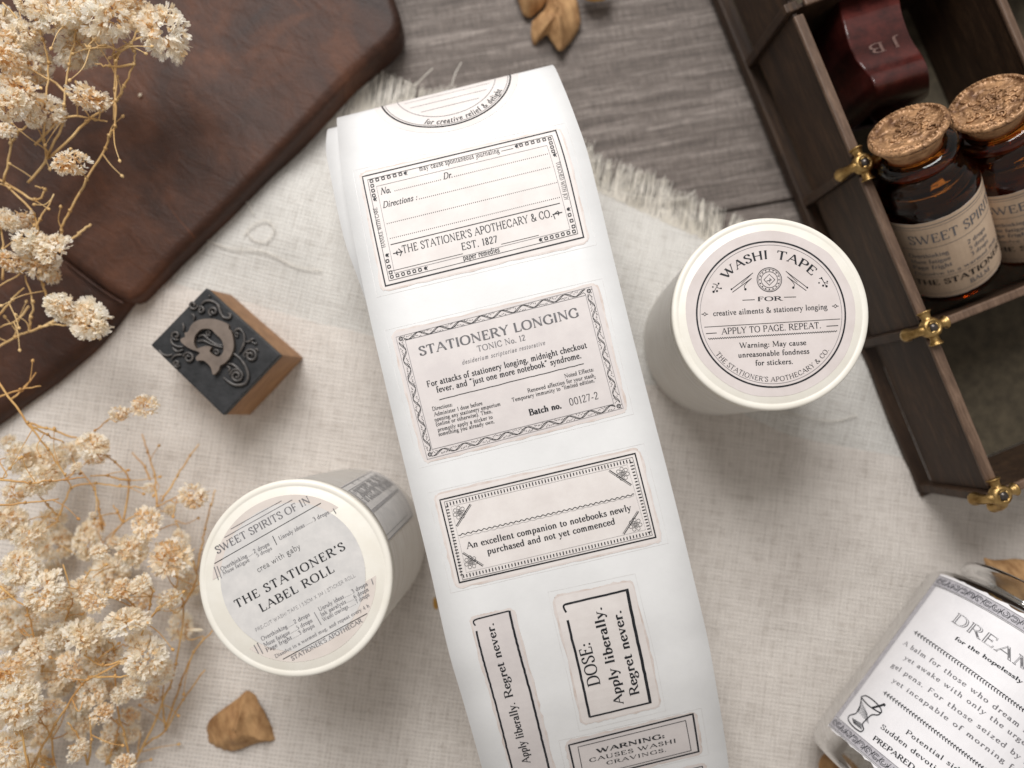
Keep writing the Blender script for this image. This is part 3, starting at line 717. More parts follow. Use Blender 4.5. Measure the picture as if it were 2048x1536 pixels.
# --- prescription label
k1 = ((250, 720), (1540, 430), (1730, 1170), (395, 1490))
s1 = sticker('label_sticker', SS, cuv(K1, *k1), 'sticker_paper', roll, label='prescription label with dotted lines and a flower-chain border'); diecut(K1, *k1)
p = Print(SS, *K1)
p.quadf([(272, 748), (1508, 452), (1687, 1135), (420, 1447)], 8.5); p.quadf([(305, 768), (1484, 484), (1650, 1112), (443, 1414)], 3, 'ink')
p.quadf([(362, 810), (1452, 548), (1600, 1085), (478, 1365)], 2.2, 'grey_ink')
p.text('may cause spontaneous journaling', (637, 712), (1152, 592), 38)
p.text('No.', (388, 862), (457, 847), 42, slant=.28, wt=1.5); p.dots((480, 838), (772, 768), 13, 3.4)
p.text('Dr.', (790, 765), (852, 750), 42, slant=.28, wt=1.3); p.dots((862, 746), (1455, 602), 13, 3.4)
p.text('Directions :', (403, 948), (625, 894), 40, slant=.28, wt=1.2); p.dots((637, 890), (1470, 688), 13, 3.4)
p.dots((430, 1048), (1515, 785), 13, 3.4); p.dots((450, 1143), (1532, 880), 13, 3.4)
p.line([(452, 1183), (1535, 917)], 5)
p.text("THE STATIONER'S APOTHECARY & CO.", (530, 1238), (1490, 1002), 50, wt=1.15)
p.text('EST. 1827', (908, 1218), (1140, 1166), 46, wt=1.15); p.text('paper remedies', (918, 1284), (1152, 1228), 38, wt=1.3)
for a, b in (((468, 1240), (530, 1226)), ((1550, 975), (1488, 990))):
    p.line([a, b], 6); p.leafs(a, ((a[0] + b[0]) / 2 + 8 * np.sign(b[0] - a[0]), (a[1] + b[1]) / 2), 1, 14, w=6); p.leafs(b, (b[0] - 12 * np.sign(b[0] - a[0]), b[1] + 3), 1, 24, w=5)
p.text('HANDLE WITH CARE', (420, 1198), (364, 942), 24, wt=.9); p.text('TOUCHED WITH JOY', (1508, 655), (1566, 902), 24, wt=.9)
for a, b, n in (((330, 776), (515, 732), 6), ((335, 806), (345, 868), 3), ((1287, 546), (1435, 511), 5), ((1470, 505), (1492, 585), 4), ((1447, 1142), (1625, 1098), 6), ((1597, 992), (1622, 1066), 3), ((460, 1388), (640, 1343), 6), ((432, 1287), (452, 1360), 3)):
    p.chain(a, b, n, 10)
for a in ((545, 725), (350, 892), (1256, 553), (1500, 608), (1410, 1151), (1588, 955), (675, 1333), (428, 1250)): p.dot(a, 10); p.leafs((a[0] - 10, a[1]), (a[0] + 10, a[1]), 2, 12, w=4)
p.line([(1160, 585), (1238, 567)], 3); p.line([(455, 1352), (915, 1240)], 3); p.line([(1160, 1180), (1400, 1122)], 3); p.line([(340, 790), (640, 718)], 0.1)
p.build(s1)
# --- tonic label
k2 = ((145, 455), (1670, 90), (1890, 1040), (390, 1420))
s2 = sticker('label_sticker', SS, cuv(K2, *k2), 'sticker_paper_aged', roll, label='greyer tonic label with a twining vine border'); diecut(K2, *k2)
p = Print(SS, *K2)
O2 = [(190, 492), (1620, 122), (1852, 1010), (420, 1385)]; I2 = [(258, 515), (1578, 185), (1782, 980), (455, 1312)]
p.quadf(O2, 2.5, 'grey_ink'); p.quadf(I2, 3, 'grey_ink')
mid = [tuple((np.array(a) + np.array(b)) / 2) for a, b in zip(O2, I2)]
for i in range(4):
    a, b = np.array(mid[i]), np.array(mid[(i + 1) % 4]); L = np.linalg.norm(b - a); d = (b - a) / L; a2, b2 = tuple(a + d * 22), tuple(b - d * 22)
    pitch = L / round(L / 158)
    p.wave(a2, b2, 18, pitch, 4.2); p.wave(a2, b2, 18, pitch, 3.2, ph=.6)
    n = int(L / 12); nrm = np.array([-d[1], d[0]])
    for q in range(n):
        t = 25 + (L - 50) * (q + .5) / n; ph = t / pitch * 2 * math.pi; side = -1 if math.sin(ph) > 0 else 1
        c = a + d * t + nrm * side * RND.uniform(0, 14); e = c + d * RND.uniform(3, 9) + nrm * side * RND.uniform(6, 12); p.line([tuple(c), tuple(e)], 3.2, n=1)
    p.ring(mid[i], 13, 3); p.leafs((mid[i][0] - 16, mid[i][1]), (mid[i][0] + 16, mid[i][1]), 3, 16, w=4)
p.text('STATIONERY LONGING', (365, 628), (1535, 338), 66, 'grey_ink', wt=1.55); p.text('STATIONERY LONGING', (365, 628), (1535, 338), 66, 'faint_ink', wt=.55)
p.text('TONIC No. 12', (787, 598), (1142, 512), 42, 'grey_ink', wt=1.2); p.text('desiderium scriptoriae restorative', (675, 692), (1285, 545), 32, 'grey_ink', slant=.25, track=.16, wt=1.1)
p.text('For attacks of stationery longing, midnight checkout', (420, 857), (1590, 567), 44, wt=1.35)
p.text('fever, and “just one more notebook” syndrome.', (490, 898), (1550, 642), 44, wt=1.35)
p.line([(508, 948), (1565, 685)], 5, wob=1)
p.text('Noted Effects:', (1425, 790), (1640, 738), 28, wt=1.2); p.text('Renewed affection for your stash.', (1155, 897), (1652, 780), 28, wt=1.2)
p.text('Temporary immunity to “limited edition.”', (1040, 965), (1660, 815), 28, wt=1.2)
for t, a, b in (('Directions:', (458, 1030), (607, 994)), ('Administer 1 dose before', (470, 1070), (825, 985)), ('opening any stationery emporium', (475, 1108), (958, 990)), ('(online or otherwise). Then,', (485, 1142), (898, 1043)), ('promptly apply a sticker to', (497, 1182), (900, 1085)), ('something you already own.', (503, 1215), (915, 1118))):
    p.text(t, a, b, 28, wt=1.2)
p.text('Batch no.', (1168, 1064), (1405, 1008), 44, wt=1.8); p.text('00127-2', (1462, 992), (1677, 940), 52, wt=.8)
p.build(s2)
# --- companion label
k3 = ((165, 395), (1680, 50), (1850, 745), (330, 1095))
s3 = sticker('label_sticker', SS, cuv(K3, *k3), 'sticker_paper', roll, label='wide label with a ticked border and a flower in each corner'); diecut(K3, *k3)
p = Print(SS, *K3)
p.quadf([(218, 438), (1645, 98), (1797, 710), (362, 1042)], 10); p.quadf([(250, 452), (1627, 126), (1772, 695), (386, 1022)], 3)
for a, b, n in (((272, 470), (1608, 152), 58), ((1618, 165), (1750, 672), 22), ((392, 996), (1750, 680), 58), ((270, 488), (378, 985), 22)): p.ticks(a, b, n, 25, 8)
p.quadf([(300, 485), (1588, 180), (1722, 655), (412, 968)], 2, 'faint_ink')
for c, a, b in (((362, 530), (338, 628), (440, 468)), ((1555, 246), (1458, 220), (1620, 326)), ((1648, 618), (1565, 688), (1672, 522)), ((446, 893), (385, 828), (532, 922))):
    p.line([a, b], 6); m = np.array([(a[0] + b[0]) / 2, (a[1] + b[1]) / 2]); dd = unit(m - np.array(c)) * 10; p.line([(a[0] + dd[0], a[1] + dd[1]), (b[0] + dd[0], b[1] + dd[1])], 3)
    p.ring(c, 13, 4); p.ring(c, 6, 3)
    for q in range(12): w = q * math.pi / 6; p.line([(c[0] + 17 * math.cos(w), c[1] + 17 * math.sin(w)), (c[0] + 23 * math.cos(w), c[1] + 23 * math.sin(w))], 4, n=1)
    for q in range(7): w = q * math.pi * 2 / 7; p.ring((c[0] + 36 * math.cos(w), c[1] + 36 * math.sin(w)), 13, 2.6, k=10)
p.wave((355, 695), (1640, 396), 5, 40, 5); p.wave((365, 712), (1640, 408), 3, 60, 2.5, 'faint_ink')
p.text('An excellent companion to notebooks newly', (417, 795), (1622, 512), 46, wt=1.3); p.text('purchased and not yet commenced', (568, 835), (1505, 612), 46, wt=1.3)
p.build(s3)
# --- dose label
k4 = ((745, 190), (1340, 65), (1550, 1000), (960, 1140))
s4 = sticker('label_sticker', SS, cuv(K4, *k4), 'sticker_paper', roll, label='upright dose label inside a thick brushed frame'); diecut(K4, *k4)
p = Print(SS, *K4)
p.line([(850, 308), (836, 285), (830, 262), (845, 248)], 13, smooth=True); p.line([(845, 249), (1290, 145)], 15, wob=.6); p.line([(1293, 138), (1380, 560), (1465, 972)], 21, wob=1); p.line([(1468, 966), (1022, 1073)], 14, wob=.6); p.line([(1022, 1075), (940, 700), (860, 366)], 15, wob=.8)
p.text('DOSE:', (1098, 835), (1020, 520), 80, wt=1.2); p.text('Apply liberally.', (1268, 975), (1104, 262), 62, wt=1.35); p.text('Regret never.', (1384, 905), (1246, 286), 62, wt=1.35)
p.build(s4)
# --- long narrow label
k5 = ((135, 340), (470, 270), (830, 1800), (470, 1880))
q5 = cuv(K4, (135, 340), (470, 270)); dv = np.array([0, 5.3]); q5 = [q5[0], q5[1], q5[1] + dv, q5[0] + dv]
s5 = sticker('label_sticker', SS, q5, 'sticker_paper_aged', roll, ny=30, label='long narrow label running off the bottom of the strip')
p = Print(SS, *K4)
p.line([(186, 405), (172, 385), (176, 368), (200, 356)], 10, smooth=True); p.line([(200, 356), (430, 298)], 10)
a = cuv(K4, (433, 296), (192, 445))
for A, B, w in ((a[0], a[0] + np.array([-.02, 4.7]), .026), (a[1], a[1] + np.array([-.04, 4.3]), .022)):
    q = np.array([A + (B - A) * t for t in np.linspace(0, 1, 60)]); q += np.random.RandomState(3).normal(0, .003, q.shape); V, Fc = ribbon(q, w, w); p.put(V, Fc)
b0 = cuv(K4, (468, 925))[0]
for t, l0, l1 in (('Regret never.', 0, 1.98), ('Apply liberally.', -2.0, -.13), ('DOSE:', -3.1, -2.2)):
    gl, w = text2(t, wt=1.25)
    for V, Fc in gl: p.put(np.stack([b0[0] - .02 - V[:, 1] * .19, b0[1] - (l0 + V[:, 0] * (l1 - l0) / w)], 1), Fc)
p.build(s5)
# --- warning labels
k6 = ((835, 1252), (1802, 1030), (1850, 1345), (905, 1572))
s6 = sticker('label_sticker', SS, cuv(K4, *k6), 'sticker_paper_aged', roll, label='washi warning label with a double frame'); diecut(K4, *k6)
p = Print(SS, *K4); p.quadf([(868, 1278), (1775, 1050), (1818, 1325), (928, 1545)], 13); p.quadf([(935, 1292), (1722, 1098), (1763, 1318), (978, 1515)], 5)
p.text('WARNING:', (1075, 1338), (1575, 1222), 40, wt=1.7); p.text('CAUSES WASHI', (1020, 1404), (1662, 1256), 36, wt=1.1, track=.1); p.text('CRAVINGS.', (1145, 1422), (1590, 1322), 33, wt=1.1, track=.1)
p.build(s6)
k7 = ((920, 1630), (1868, 1405), (1915, 1720), (975, 1960))
s7 = sticker('label_sticker', SS, cuv(K4, *k7), 'sticker_paper_aged', roll, label='framed label cut off by the bottom edge')
p = Print(SS, *K4); p.quadf([(950, 1655), (1845, 1432), (1880, 1690), (1000, 1915)], 6); p.build(s7)
# --- round label going over the bend
p = Print(SS, 640, 120, .3125); bt = p.uv(742, 442); R0 = 1.78; cc = bt - np.array([0, R0]); cc[0] = (p.uv(378, 300)[0] + p.uv(1235, 100)[0]) / 2
th = np.linspace(0, 2 * math.pi, 65)[:-1]; V = [strip_f(*cc, .006)]; Fc = []; nr = 8
for i in range(1, nr + 1):
    rr = (R0 + .22) * i / nr; V += [strip_f(cc[0] + rr * math.cos(a), cc[1] + rr * math.sin(a), .006) for a in th]
Fc = [(0, 1 + (j + 1) % 64, 1 + j) for j in range(64)] + [(1 + i * 64 + j, 1 + i * 64 + (j + 1) % 64, 1 + (i + 1) * 64 + (j + 1) % 64, 1 + (i + 1) * 64 + j) for i in range(nr - 1) for j in range(64)]
s0 = mesh('label_sticker', V, Fc, 'sticker_paper', roll); s0['label'] = 'round label bending over the top of the roll'
def ringuv(c, r, w, ink):
    t = np.linspace(0, 2 * math.pi, 97); q = np.stack([c[0] + r * np.cos(t), c[1] + r * np.sin(t)], 1); q[-1] = q[0]; V, Fc = ribbon(q, w / 2, w / 2); p.put(V, Fc, ink)
ringuv(cc, R0, .045, 'ink'); ringuv(cc, R0 - .07, .015, 'grey_ink'); ringuv(cc, R0 - .42, .015, 'grey_ink')
gl, w = text2('for creative relief & delight', wt=1.3, slant=.15, track=.1)
for V, Fc in gl:
    t = np.radians(118 - 88 * V[:, 0] / w); r_ = R0 - .16 - .16 * 0 - V[:, 1] * .19
    p.put(np.stack([cc[0] + (R0 - .33 + .0) * 0 + (R0 - .12 - V[:, 1] * .19) * np.cos(t), cc[1] + (R0 - .12 - V[:, 1] * .19) * np.sin(t)], 1), Fc)
for k in range(7):
    y = cc[1] + .95 - k * .3; hw = math.sqrt(max(.01, (R0 - .55) ** 2 - (y - cc[1]) ** 2)); q = np.array([(cc[0] + x, y) for x in np.linspace(-hw, hw, 20)]); V, Fc = ribbon(q, .006, .006); p.put(V, Fc, 'grey_ink')
p.build(s0)

# ================================================================== THE TWO STANDING ROLLS
def washi_roll(name, top, base, r_px, label):
    T, B = P(*top, 5.62), P(*base, .22); ax = unit(T - B); R = r_px * np.linalg.norm(T - CAM) / F * .962
    x = unit(np.cross([0, 1, 0], ax)); x = unit(np.array([1, 0, 0]) - ax * ax[0]); y = np.cross(ax, x); H = np.linalg.norm(T - B)
    root = thing(name, B, label, 'tape roll')
    prof = [(R - .12, 0), (R - .02, .02), (R - .02, .08)]
    n = 40
    prof += [(R - .035 + .006 * math.sin(i * 2.4), .08 + (H - .5) * i / n) for i in range(n + 1)] + [(R - .035, H - .34)]
    V, Fc = lathe(prof, B, x, y, ax, 96); mesh('wound_tape', V, Fc, 'roll_side', root, smooth=True)
    cap = [(R - .045, H - .34), (R, H - .33), (R + .005, H - .06), (R - .015, H - .015), (R - .06, H), (R - .135, H), (R - .15, H - .012), (R - .17, H), (R * .5, H - .004), (0, H - .006)]
    V, Fc = lathe(cap, B, x, y, ax, 128); mesh('end_cap', V, Fc, 'roll_cream', root, smooth=True)
    return root, T, x, y, ax, R, B, H

def discmesh(name, o, x, y, z, r, mat, parent, h, clip=None, k=96, rough=0.0):
    th = np.linspace(0, 2 * math.pi, k + 1)[:-1]; rs = np.random.RandomState(2)
    rr = np.full(k, r) + (crom(rs.normal(0, rough, (k // 4, 1)), 4, True)[:k, 0] if rough else 0)
    V = [o + z * h] + [o + z * h + (x * math.cos(a) + y * math.sin(a)) * q for a, q in zip(th, rr)]
    return mesh(name, V, [(0, 1 + i, 1 + (i + 1) % k) for i in range(k)], mat, parent)

rr_, T, x, y, ax, R, B, H = washi_roll('washi_tape_roll', (1540.5, 626.5), (1433, 683), 190, 'upright cream tape roll whose round end label reads washi tape')
lab = discmesh('end_label', T, x, y, ax, R * .862, 'roll_label', rr_, .006, rough=.01)
pl = plane_surf(T, x, y, R); k5_ = .2735
p = Print(pl, 1280, 420, k5_, h=.012); c0 = (955, 760)
p.ring(c0, 545, 12, k=96); p.ring(c0, 520, 3, 'grey_ink', k=96)
p.arc('WASHI', c0, 415, 141.5, 92, 62, wt=1.35, track=.08); p.arc('TAPE', c0, 415, 84.5, 42.5, 62, wt=1.35, track=.08)
p.arc("THE STATIONER'S APOTHECARY & CO.", c0, 503, 216.5, 328, 34, 'ink', inside=True, wt=1.0, track=.06)
for r_, w in ((90, 5), (80, 2.5), (60, 4)): p.ring((945, 510), r_, w, k=32)
p.quadf([(945, 470), (985, 510), (945, 550), (905, 510)], 4); p.line([(925, 520), (960, 512), (948, 500), (948, 530)], 5)
for q in range(16): w = q * math.pi / 8; p.dot((945 + 70 * math.cos(w), 510 + 70 * math.sin(w)), 5)
for sx in (-1, 1):
    mx = lambda x_, y_: (945 + sx * (x_ - 945), y_ + (0 if sx == 1 else 12))
    p.line([mx(1065, 448), mx(1222, 568)], 4.5); p.line([mx(1075, 488), mx(1215, 590)], 4.5); p.line([mx(1070, 452), mx(1150, 530)], 3)
    p.line([mx(1080, 492), mx(1110, 520), mx(1128, 548), mx(1120, 568)], 4, smooth=True); p.dot(mx(1120, 568), 9); p.dot(mx(1222, 568), 7)
p.text('FOR', (858, 666), (1040, 661), 30, wt=1.4, serif=1.3); p.line([(748, 660), (838, 656)], 4.5); p.line([(1052, 638), (1140, 636)], 4.5)
p.text('creative ailments & stationery longing', (535, 775), (1372, 724), 40, wt=1.15)
for a in ((473, 762), (1427, 703)):
    p.quadf([(a[0] - 12, a[1]), (a[0], a[1] - 12), (a[0] + 12, a[1]), (a[0], a[1] + 12)], 4); p.line([(a[0] - 24, a[1]), (a[0] - 12, a[1])], 5); p.line([(a[0] + 12, a[1]), (a[0] + 24, a[1])], 5)
p.line([(470, 857), (1462, 797)], 4); p.text('APPLY TO PAGE. REPEAT.', (597, 909), (1327, 863), 44, wt=1.15); p.line([(482, 904), (560, 899)], 5); p.line([(1362, 850), (1448, 845)], 5)
p.wave((498, 943), (1440, 886), 4, 17, 4.5)
p.text('Warning: May cause', (728, 1009), (1217, 986), 38, wt=1.25); p.text('unreasonable fondness', (718, 1079), (1240, 1049), 38, wt=1.25); p.text('for stickers.', (843, 1137), (1122, 1124), 38, wt=1.25)
for cx, cy, sg in ((562, 568, 1), (1338, 528, -1)):
    for a, b, r_ in ((12, -30, 7), (-30, -5, 6), (-25, 30, 9), (0, 25, 8), (30, 5, 6)): p.dot((cx + sg * a, cy + b), r_)
    p.line([(cx - 30, cy - 28), (cx - 5, cy - 22), (cx + 5, cy), (cx + 35, cy + 8)], 4, smooth=True); p.line([(cx + 12 * sg, cy - 30), (cx - 5 * sg, cy), (cx - 22 * sg, cy + 30)], 4, smooth=True)
p.build(lab)

r2, T, x, y, ax, R, B, H = washi_roll('label_tape_roll', (589.5, 1155.5), (706, 1083), 189, "upright cream tape roll whose round end label reads the stationer's label roll")
pl = plane_surf(T, x, y, R); p = Print(pl, 380, 920, .2864, h=.016); cc2 = p.uv(727, 822); RL = R * .845
def segment(side, a, b):  # the label shows only beyond the chord a-b
    A, Bq = p.uv(*a), p.uv(*b); th = np.linspace(0, 2 * math.pi, 181); pts = []
    d = Bq - A; nrm = np.array([-d[1], d[0]])
    for t in th:
        q = cc2 + RL * np.array([math.cos(t), math.sin(t)])
        if np.dot(q - A, nrm) * side > 0: pts.append((t, q))
    ts = [t for t, q in pts]; k = next((i for i in range(len(ts) - 1) if ts[i + 1] - ts[i] > .1), None)
    if k is not None: pts = pts[k + 1:] + pts[:k + 1]
    return [q for t, q in pts]
for side, a, b in ((1, (165, 850), (1025, 345)), (-1, (440, 1290), (1290, 810))):
    q = segment(side, a, b)
    if len(q) > 3:
        c_ = np.mean(q, axis=0); V = [pl.f(*c_, .006)] + [pl.f(*v, .006) for v in q]; n = len(q)
        mesh('end_label', V, [(0, 1 + i, 1 + (i + 1) % n) for i in range(n)], 'roll_label_pink', r2)['label'] = 'pinkish band of the end label'
g = p.uv(718, 812); lab2 = discmesh('end_label', pl.f(*g, 0), x, y, ax, 476 * .2864 / F * np.linalg.norm(T - CAM), 'roll_label_grey', r2, .011); lab2['label'] = 'grey centre disc of the end label'
p.text('SWEET SPIRITS OF IN', (192, 655), (848, 292), 50, 'grey_ink', wt=1.3); p.line([(172, 722), (915, 300)], 4.5)
p.line([(242, 540), (715, 277)], 4, 'grey_ink'); p.line([(285, 482), (640, 284)], 3.5, 'grey_ink')
p.text('Overthinking', (222, 775), (405, 675), 28, 'grey_ink', wt=1.3); p.dots((415, 672), (440, 655), 9, 2.6, 'grey_ink'); p.text('2 drops', (450, 652), (560, 594), 28, 'grey_ink', wt=1.3)
p.text('Muse fatigue', (235, 803), (420, 705), 26, 'grey_ink', wt=1.2); p.text('5 drops', (470, 678), (578, 622), 24, 'grey_ink', wt=1.2)
p.line([(578, 530), (608, 592)], 5); p.text('Unruly ideas', (628, 560), (806, 462), 28, 'grey_ink', wt=1.3); p.dots((812, 455), (855, 432), 9, 2.6, 'grey_ink'); p.text('3 drops', (866, 428), (977, 372), 28, 'grey_ink', wt=1.3)
for a in ((170, 745, 200, 835), (190, 740, 222, 825), (1000, 338, 1020, 372), (448, 1290, 480, 1350), (470, 1275, 510, 1350), (1268, 830, 1280, 868)): p.line([a[:2], a[2:]], 6, 'grey_ink')
p.text('crea with gaby', (478, 785), (778, 612), 40, 'ink', wt=.75, mono=True)
p.text("THE STATIONER'S", (328, 1036), (1097, 617), 56, wt=1.35, track=.12, serif=1.1); p.text('LABEL ROLL', (502, 1062), (1020, 772), 56, wt=1.35, track=.12, serif=1.1)
p.text('PRE-CUT WASHI TAPE @ 5.5CM X 5M @ STICKER ROLL', (464, 1200), (1160, 812), 24, 'grey_ink', wt=.9, mono=True, track=.1)
for t, t2, y0 in (('Overthinking', '2 drops', 0), ('Muse fatigue', '5 drops', 42), ('Page fright', '3 drops', 78)):
    dx = y0 * .42; p.text(t, (505 + dx, 1262 + y0), (685 + dx, 1168 + y0), 28, 'grey_ink', wt=1.3); p.dots((692 + dx, 1165 + y0), (725 + dx, 1147 + y0), 9, 2.6, 'grey_ink'); p.text(t2, (732 + dx, 1143 + y0), (842 + dx, 1085 + y0), 28, 'grey_ink', wt=1.3)
p.line([(868, 1062), (918, 1150)], 5, 'grey_ink')
for t, t2, y0 in (('Unruly ideas', '3 drops', 0), ('Ink paralysis', '6 drops', 36), ('Washi cravings', '7 drops', 70)):
    dx = y0 * .42; p.text(t, (905 + dx, 1056 + y0), (1080 + dx, 960 + y0), 28, 'grey_ink', wt=1.3); p.dots((1088 + dx, 957 + y0), (1125 + dx, 938 + y0), 9, 2.6, 'grey_ink'); p.text(t2, (1135 + dx, 932 + y0), (1245 + dx - y0 * .25, 872 + y0 * 1.05), 28, 'grey_ink', wt=1.3)
p.text('Dissolve in a warmed mug, and repeat every 4 h', (600, 1382), (1257, 1022), 24, 'grey_ink', wt=1.1); p.line([(650, 1390), (1238, 1070)], 4.5)
p.text("STATIONER'S APOTHECAR", (715, 1400), (1208, 1128), 28, 'grey_ink', wt=1.4)
p.build(lab2)
# print seen on the side of that roll
toC = unit((CAM - (B + T) / 2) * np.array([1, 1, 0])); xs_ = unit(toC - ax * np.dot(toC, ax)); ys_ = np.cross(ax, xs_)
cyl = Surf(lambda u, v, h: B + ax * v + (R - .03 + h) * (xs_ * math.cos(u / R) + ys_ * math.sin(u / R)), (-2.6, 2.6), (.2, H - .2), 40, 30)
K6 = (540, 900, .2864)
def inv6(x_, y_): return cyl.inv(K6[0] + x_ * K6[2], K6[1] + y_ * K6[2])
ss = sticker('side_sticker', cyl, [inv6(720, 140), inv6(1000, 460), inv6(815, 650), inv6(470, 270)], 'roll_label_grey', r2, r=.05, wob=.004, h=.012)
p = Print(cyl, *K6, h=.02)
p.quadf([(715, 150), (990, 462), (812, 640), (485, 275)], 6, 'faint_ink'); p.quadf([(722, 180), (955, 455), (805, 600), (545, 290)], 3, 'faint_ink')
p.line([(545, 285), (800, 590)], 12, 'faint_ink'); p.line([(700, 440), (890, 280)], 5, 'faint_ink')
p.text('purchased and not yet', (640, 330), (800, 200), 24, 'faint_ink', wt=1.4); p.text('An excellent companion', (665, 375), (860, 240), 24, 'faint_ink', wt=1.4)
p.build(ss)

# ================================================================== LEATHER NOTEBOOK
def slab(name, outline, zt, zb, er, mat, parent, seed, amp=.09, hfun=None):
    q = [P(x_, y_, zt) for x_, y_ in outline]; q = np.array(q); 
    seg = []
    for i in range(len(q)):
        a, b = q[i], q[(i + 1) % len(q)]; n = max(1, int(np.linalg.norm(b - a) / .22)); seg += [a + (b - a) * t / n for t in range(n)]
    q = np.array(seg)[:, :2]
    for _ in range(2): q = (np.roll(q, 1, 0) + q * 2 + np.roll(q, -1, 0)) / 4
    ar = np.sum(q[:, 0] * np.roll(q[:, 1], -1) - np.roll(q[:, 0], -1) * q[:, 1])
    if ar < 0: q = q[::-1]
    t = np.roll(q, -1, 0) - np.roll(q, 1, 0); nrm = np.stack([-t[:, 1], t[:, 0]], 1); nrm /= np.linalg.norm(nrm, axis=1)[:, None]
    c = q.mean(0); n = len(q); V = []; rings = [(0, zb), (0, zt - er)]
    for a in (20, 45, 70, 90): rings.append((er * (1 - math.cos(math.radians(a))), zt - er + er * math.sin(math.radians(a))))
    for d, z in rings:
        for i in range(n): V.append((*(q[i] + nrm[i] * d), z))
    base = q + nrm * er
    for s_ in np.linspace(.03, 1, 26)[:-1]:
        for i in range(n): V.append((*(base[i] * (1 - s_) + c * s_), zt))
    V = np.array(V); f = VN[seed % 4]
    m = V[:, 2] > zt - er * .5
    for i in np.where(m)[0]:
        V[i, 2] += (f(V[i, 0] * .3 + 30, V[i, 1] * .3 + 30) - .5) * amp * 2 + (f(V[i, 0] * .9 + 20, V[i, 1] * .9 + 20) - .5) * amp * .5 + (hfun(V[i]) if hfun else 0)
    k = len(V) // n; V = np.vstack([V, [[c[0], c[1], V[-n:, 2].mean()]]])
    Fc = [(r_ * n + i, r_ * n + (i + 1) % n, (r_ + 1) * n + (i + 1) % n, (r_ + 1) * n + i) for r_ in range(k - 1) for i in range(n)] + [((k - 1) * n + i, (k - 1) * n + (i + 1) % n, k * n) for i in range(n)]
    return mesh(name, V, Fc, mat, parent, smooth=True)
book = thing('leather_journal', P(300, 300, 0), 'dark brown waxed leather journal cover lying under the dried flowers', 'journal')
slab('front_cover', [(-400, -500), (700, -500), (770, -60), (796, 15), (806, 45), (800, 66), (735, 122), (700, 150), (600, 258), (500, 366), (430, 436), (340, 520), (268, 598), (250, 606), (236, 598), (180, 560), (130, 520), (60, 472), (-400, 250)], 1.35, .25, .30, 'leather', book, 1,
     hfun=lambda v: 0)
slab('back_cover', [(-400, -400), (600, -400), (770, 60), (786, 86), (706, 140), (586, 262), (410, 438), (316, 528), (252, 606), (170, 700), (90, 766), (-10, 838), (-400, 1080)], 1.0, .2, .4, 'leather', book, 2)
V, Fc = tube(crom([P(x_, y_, 1.16) for x_, y_ in ((130, 523), (180, 563), (222, 592), (246, 606))], 6), .035, 6)
mesh('cut_edge', V, Fc, 'leather', book)

# ================================================================== COMPARTMENT BOX
BZ = 3.75
c1, c2, c3 = P(1722, 330, BZ), P(1860, 655, BZ), P(1996, 990, BZ)
BU = unit(c3 - c1); BW = np.array([-BU[1], BU[0], 0]); LC = np.linalg.norm(c3 - c1) / 2; BO = c1.copy(); BO[2] = 0
def L(u, w, z): return BO + BU * u + BW * w + np.array([0, 0, z])
bx = thing('compartment_box', L(LC, 3, 0), 'dark stained wooden compartment box with brass corner brackets', 'box')
def bbox(name, u0, u1, w0, w1, z0, z1, mat, bev=.03):
    V, Fc = box8([L(u0, w0, z0), L(u1, w0, z0), L(u1, w1, z0), L(u0, w1, z0), L(u0, w0, z1), L(u1, w0, z1), L(u1, w1, z1), L(u0, w1, z1)])
    o = mesh(name, V, Fc, mat, bx); return bevel(o, bev) if bev else o
UE, U0, WE = 2 * LC, -LC * 2.6, 13.5
bbox('floor', U0 + .1, UE - .1, .1, WE, .30, .42, 'box_floor', 0)
# outer long wall: panel between posts, dark gap, ledge at the foot
for u0 in (U0, -LC, 0, LC):
    u1 = u0 + LC if u0 > U0 else -LC
    bbox('wall_panel', u0 + .14, u1 - .14, -.06, .08, .98, BZ - .16, 'box_wood')
    bbox('wall_rail', u0 + .28, u1 - .28, -.14, .15, BZ - .15, BZ, 'box_rail_wood', .05)
for u in (-LC, 0, LC, UE): bbox('post', u - .135, u + .135, -.26, .135, .30, BZ - .04, 'box_wood', .04)
bbox('base_ledge', U0, UE + .16, -.30, -.12, .22, .62, 'box_wood', .04); bbox('base_rail', U0, UE + .12, -.115, .20, .20, .50, 'box_wood', .02)
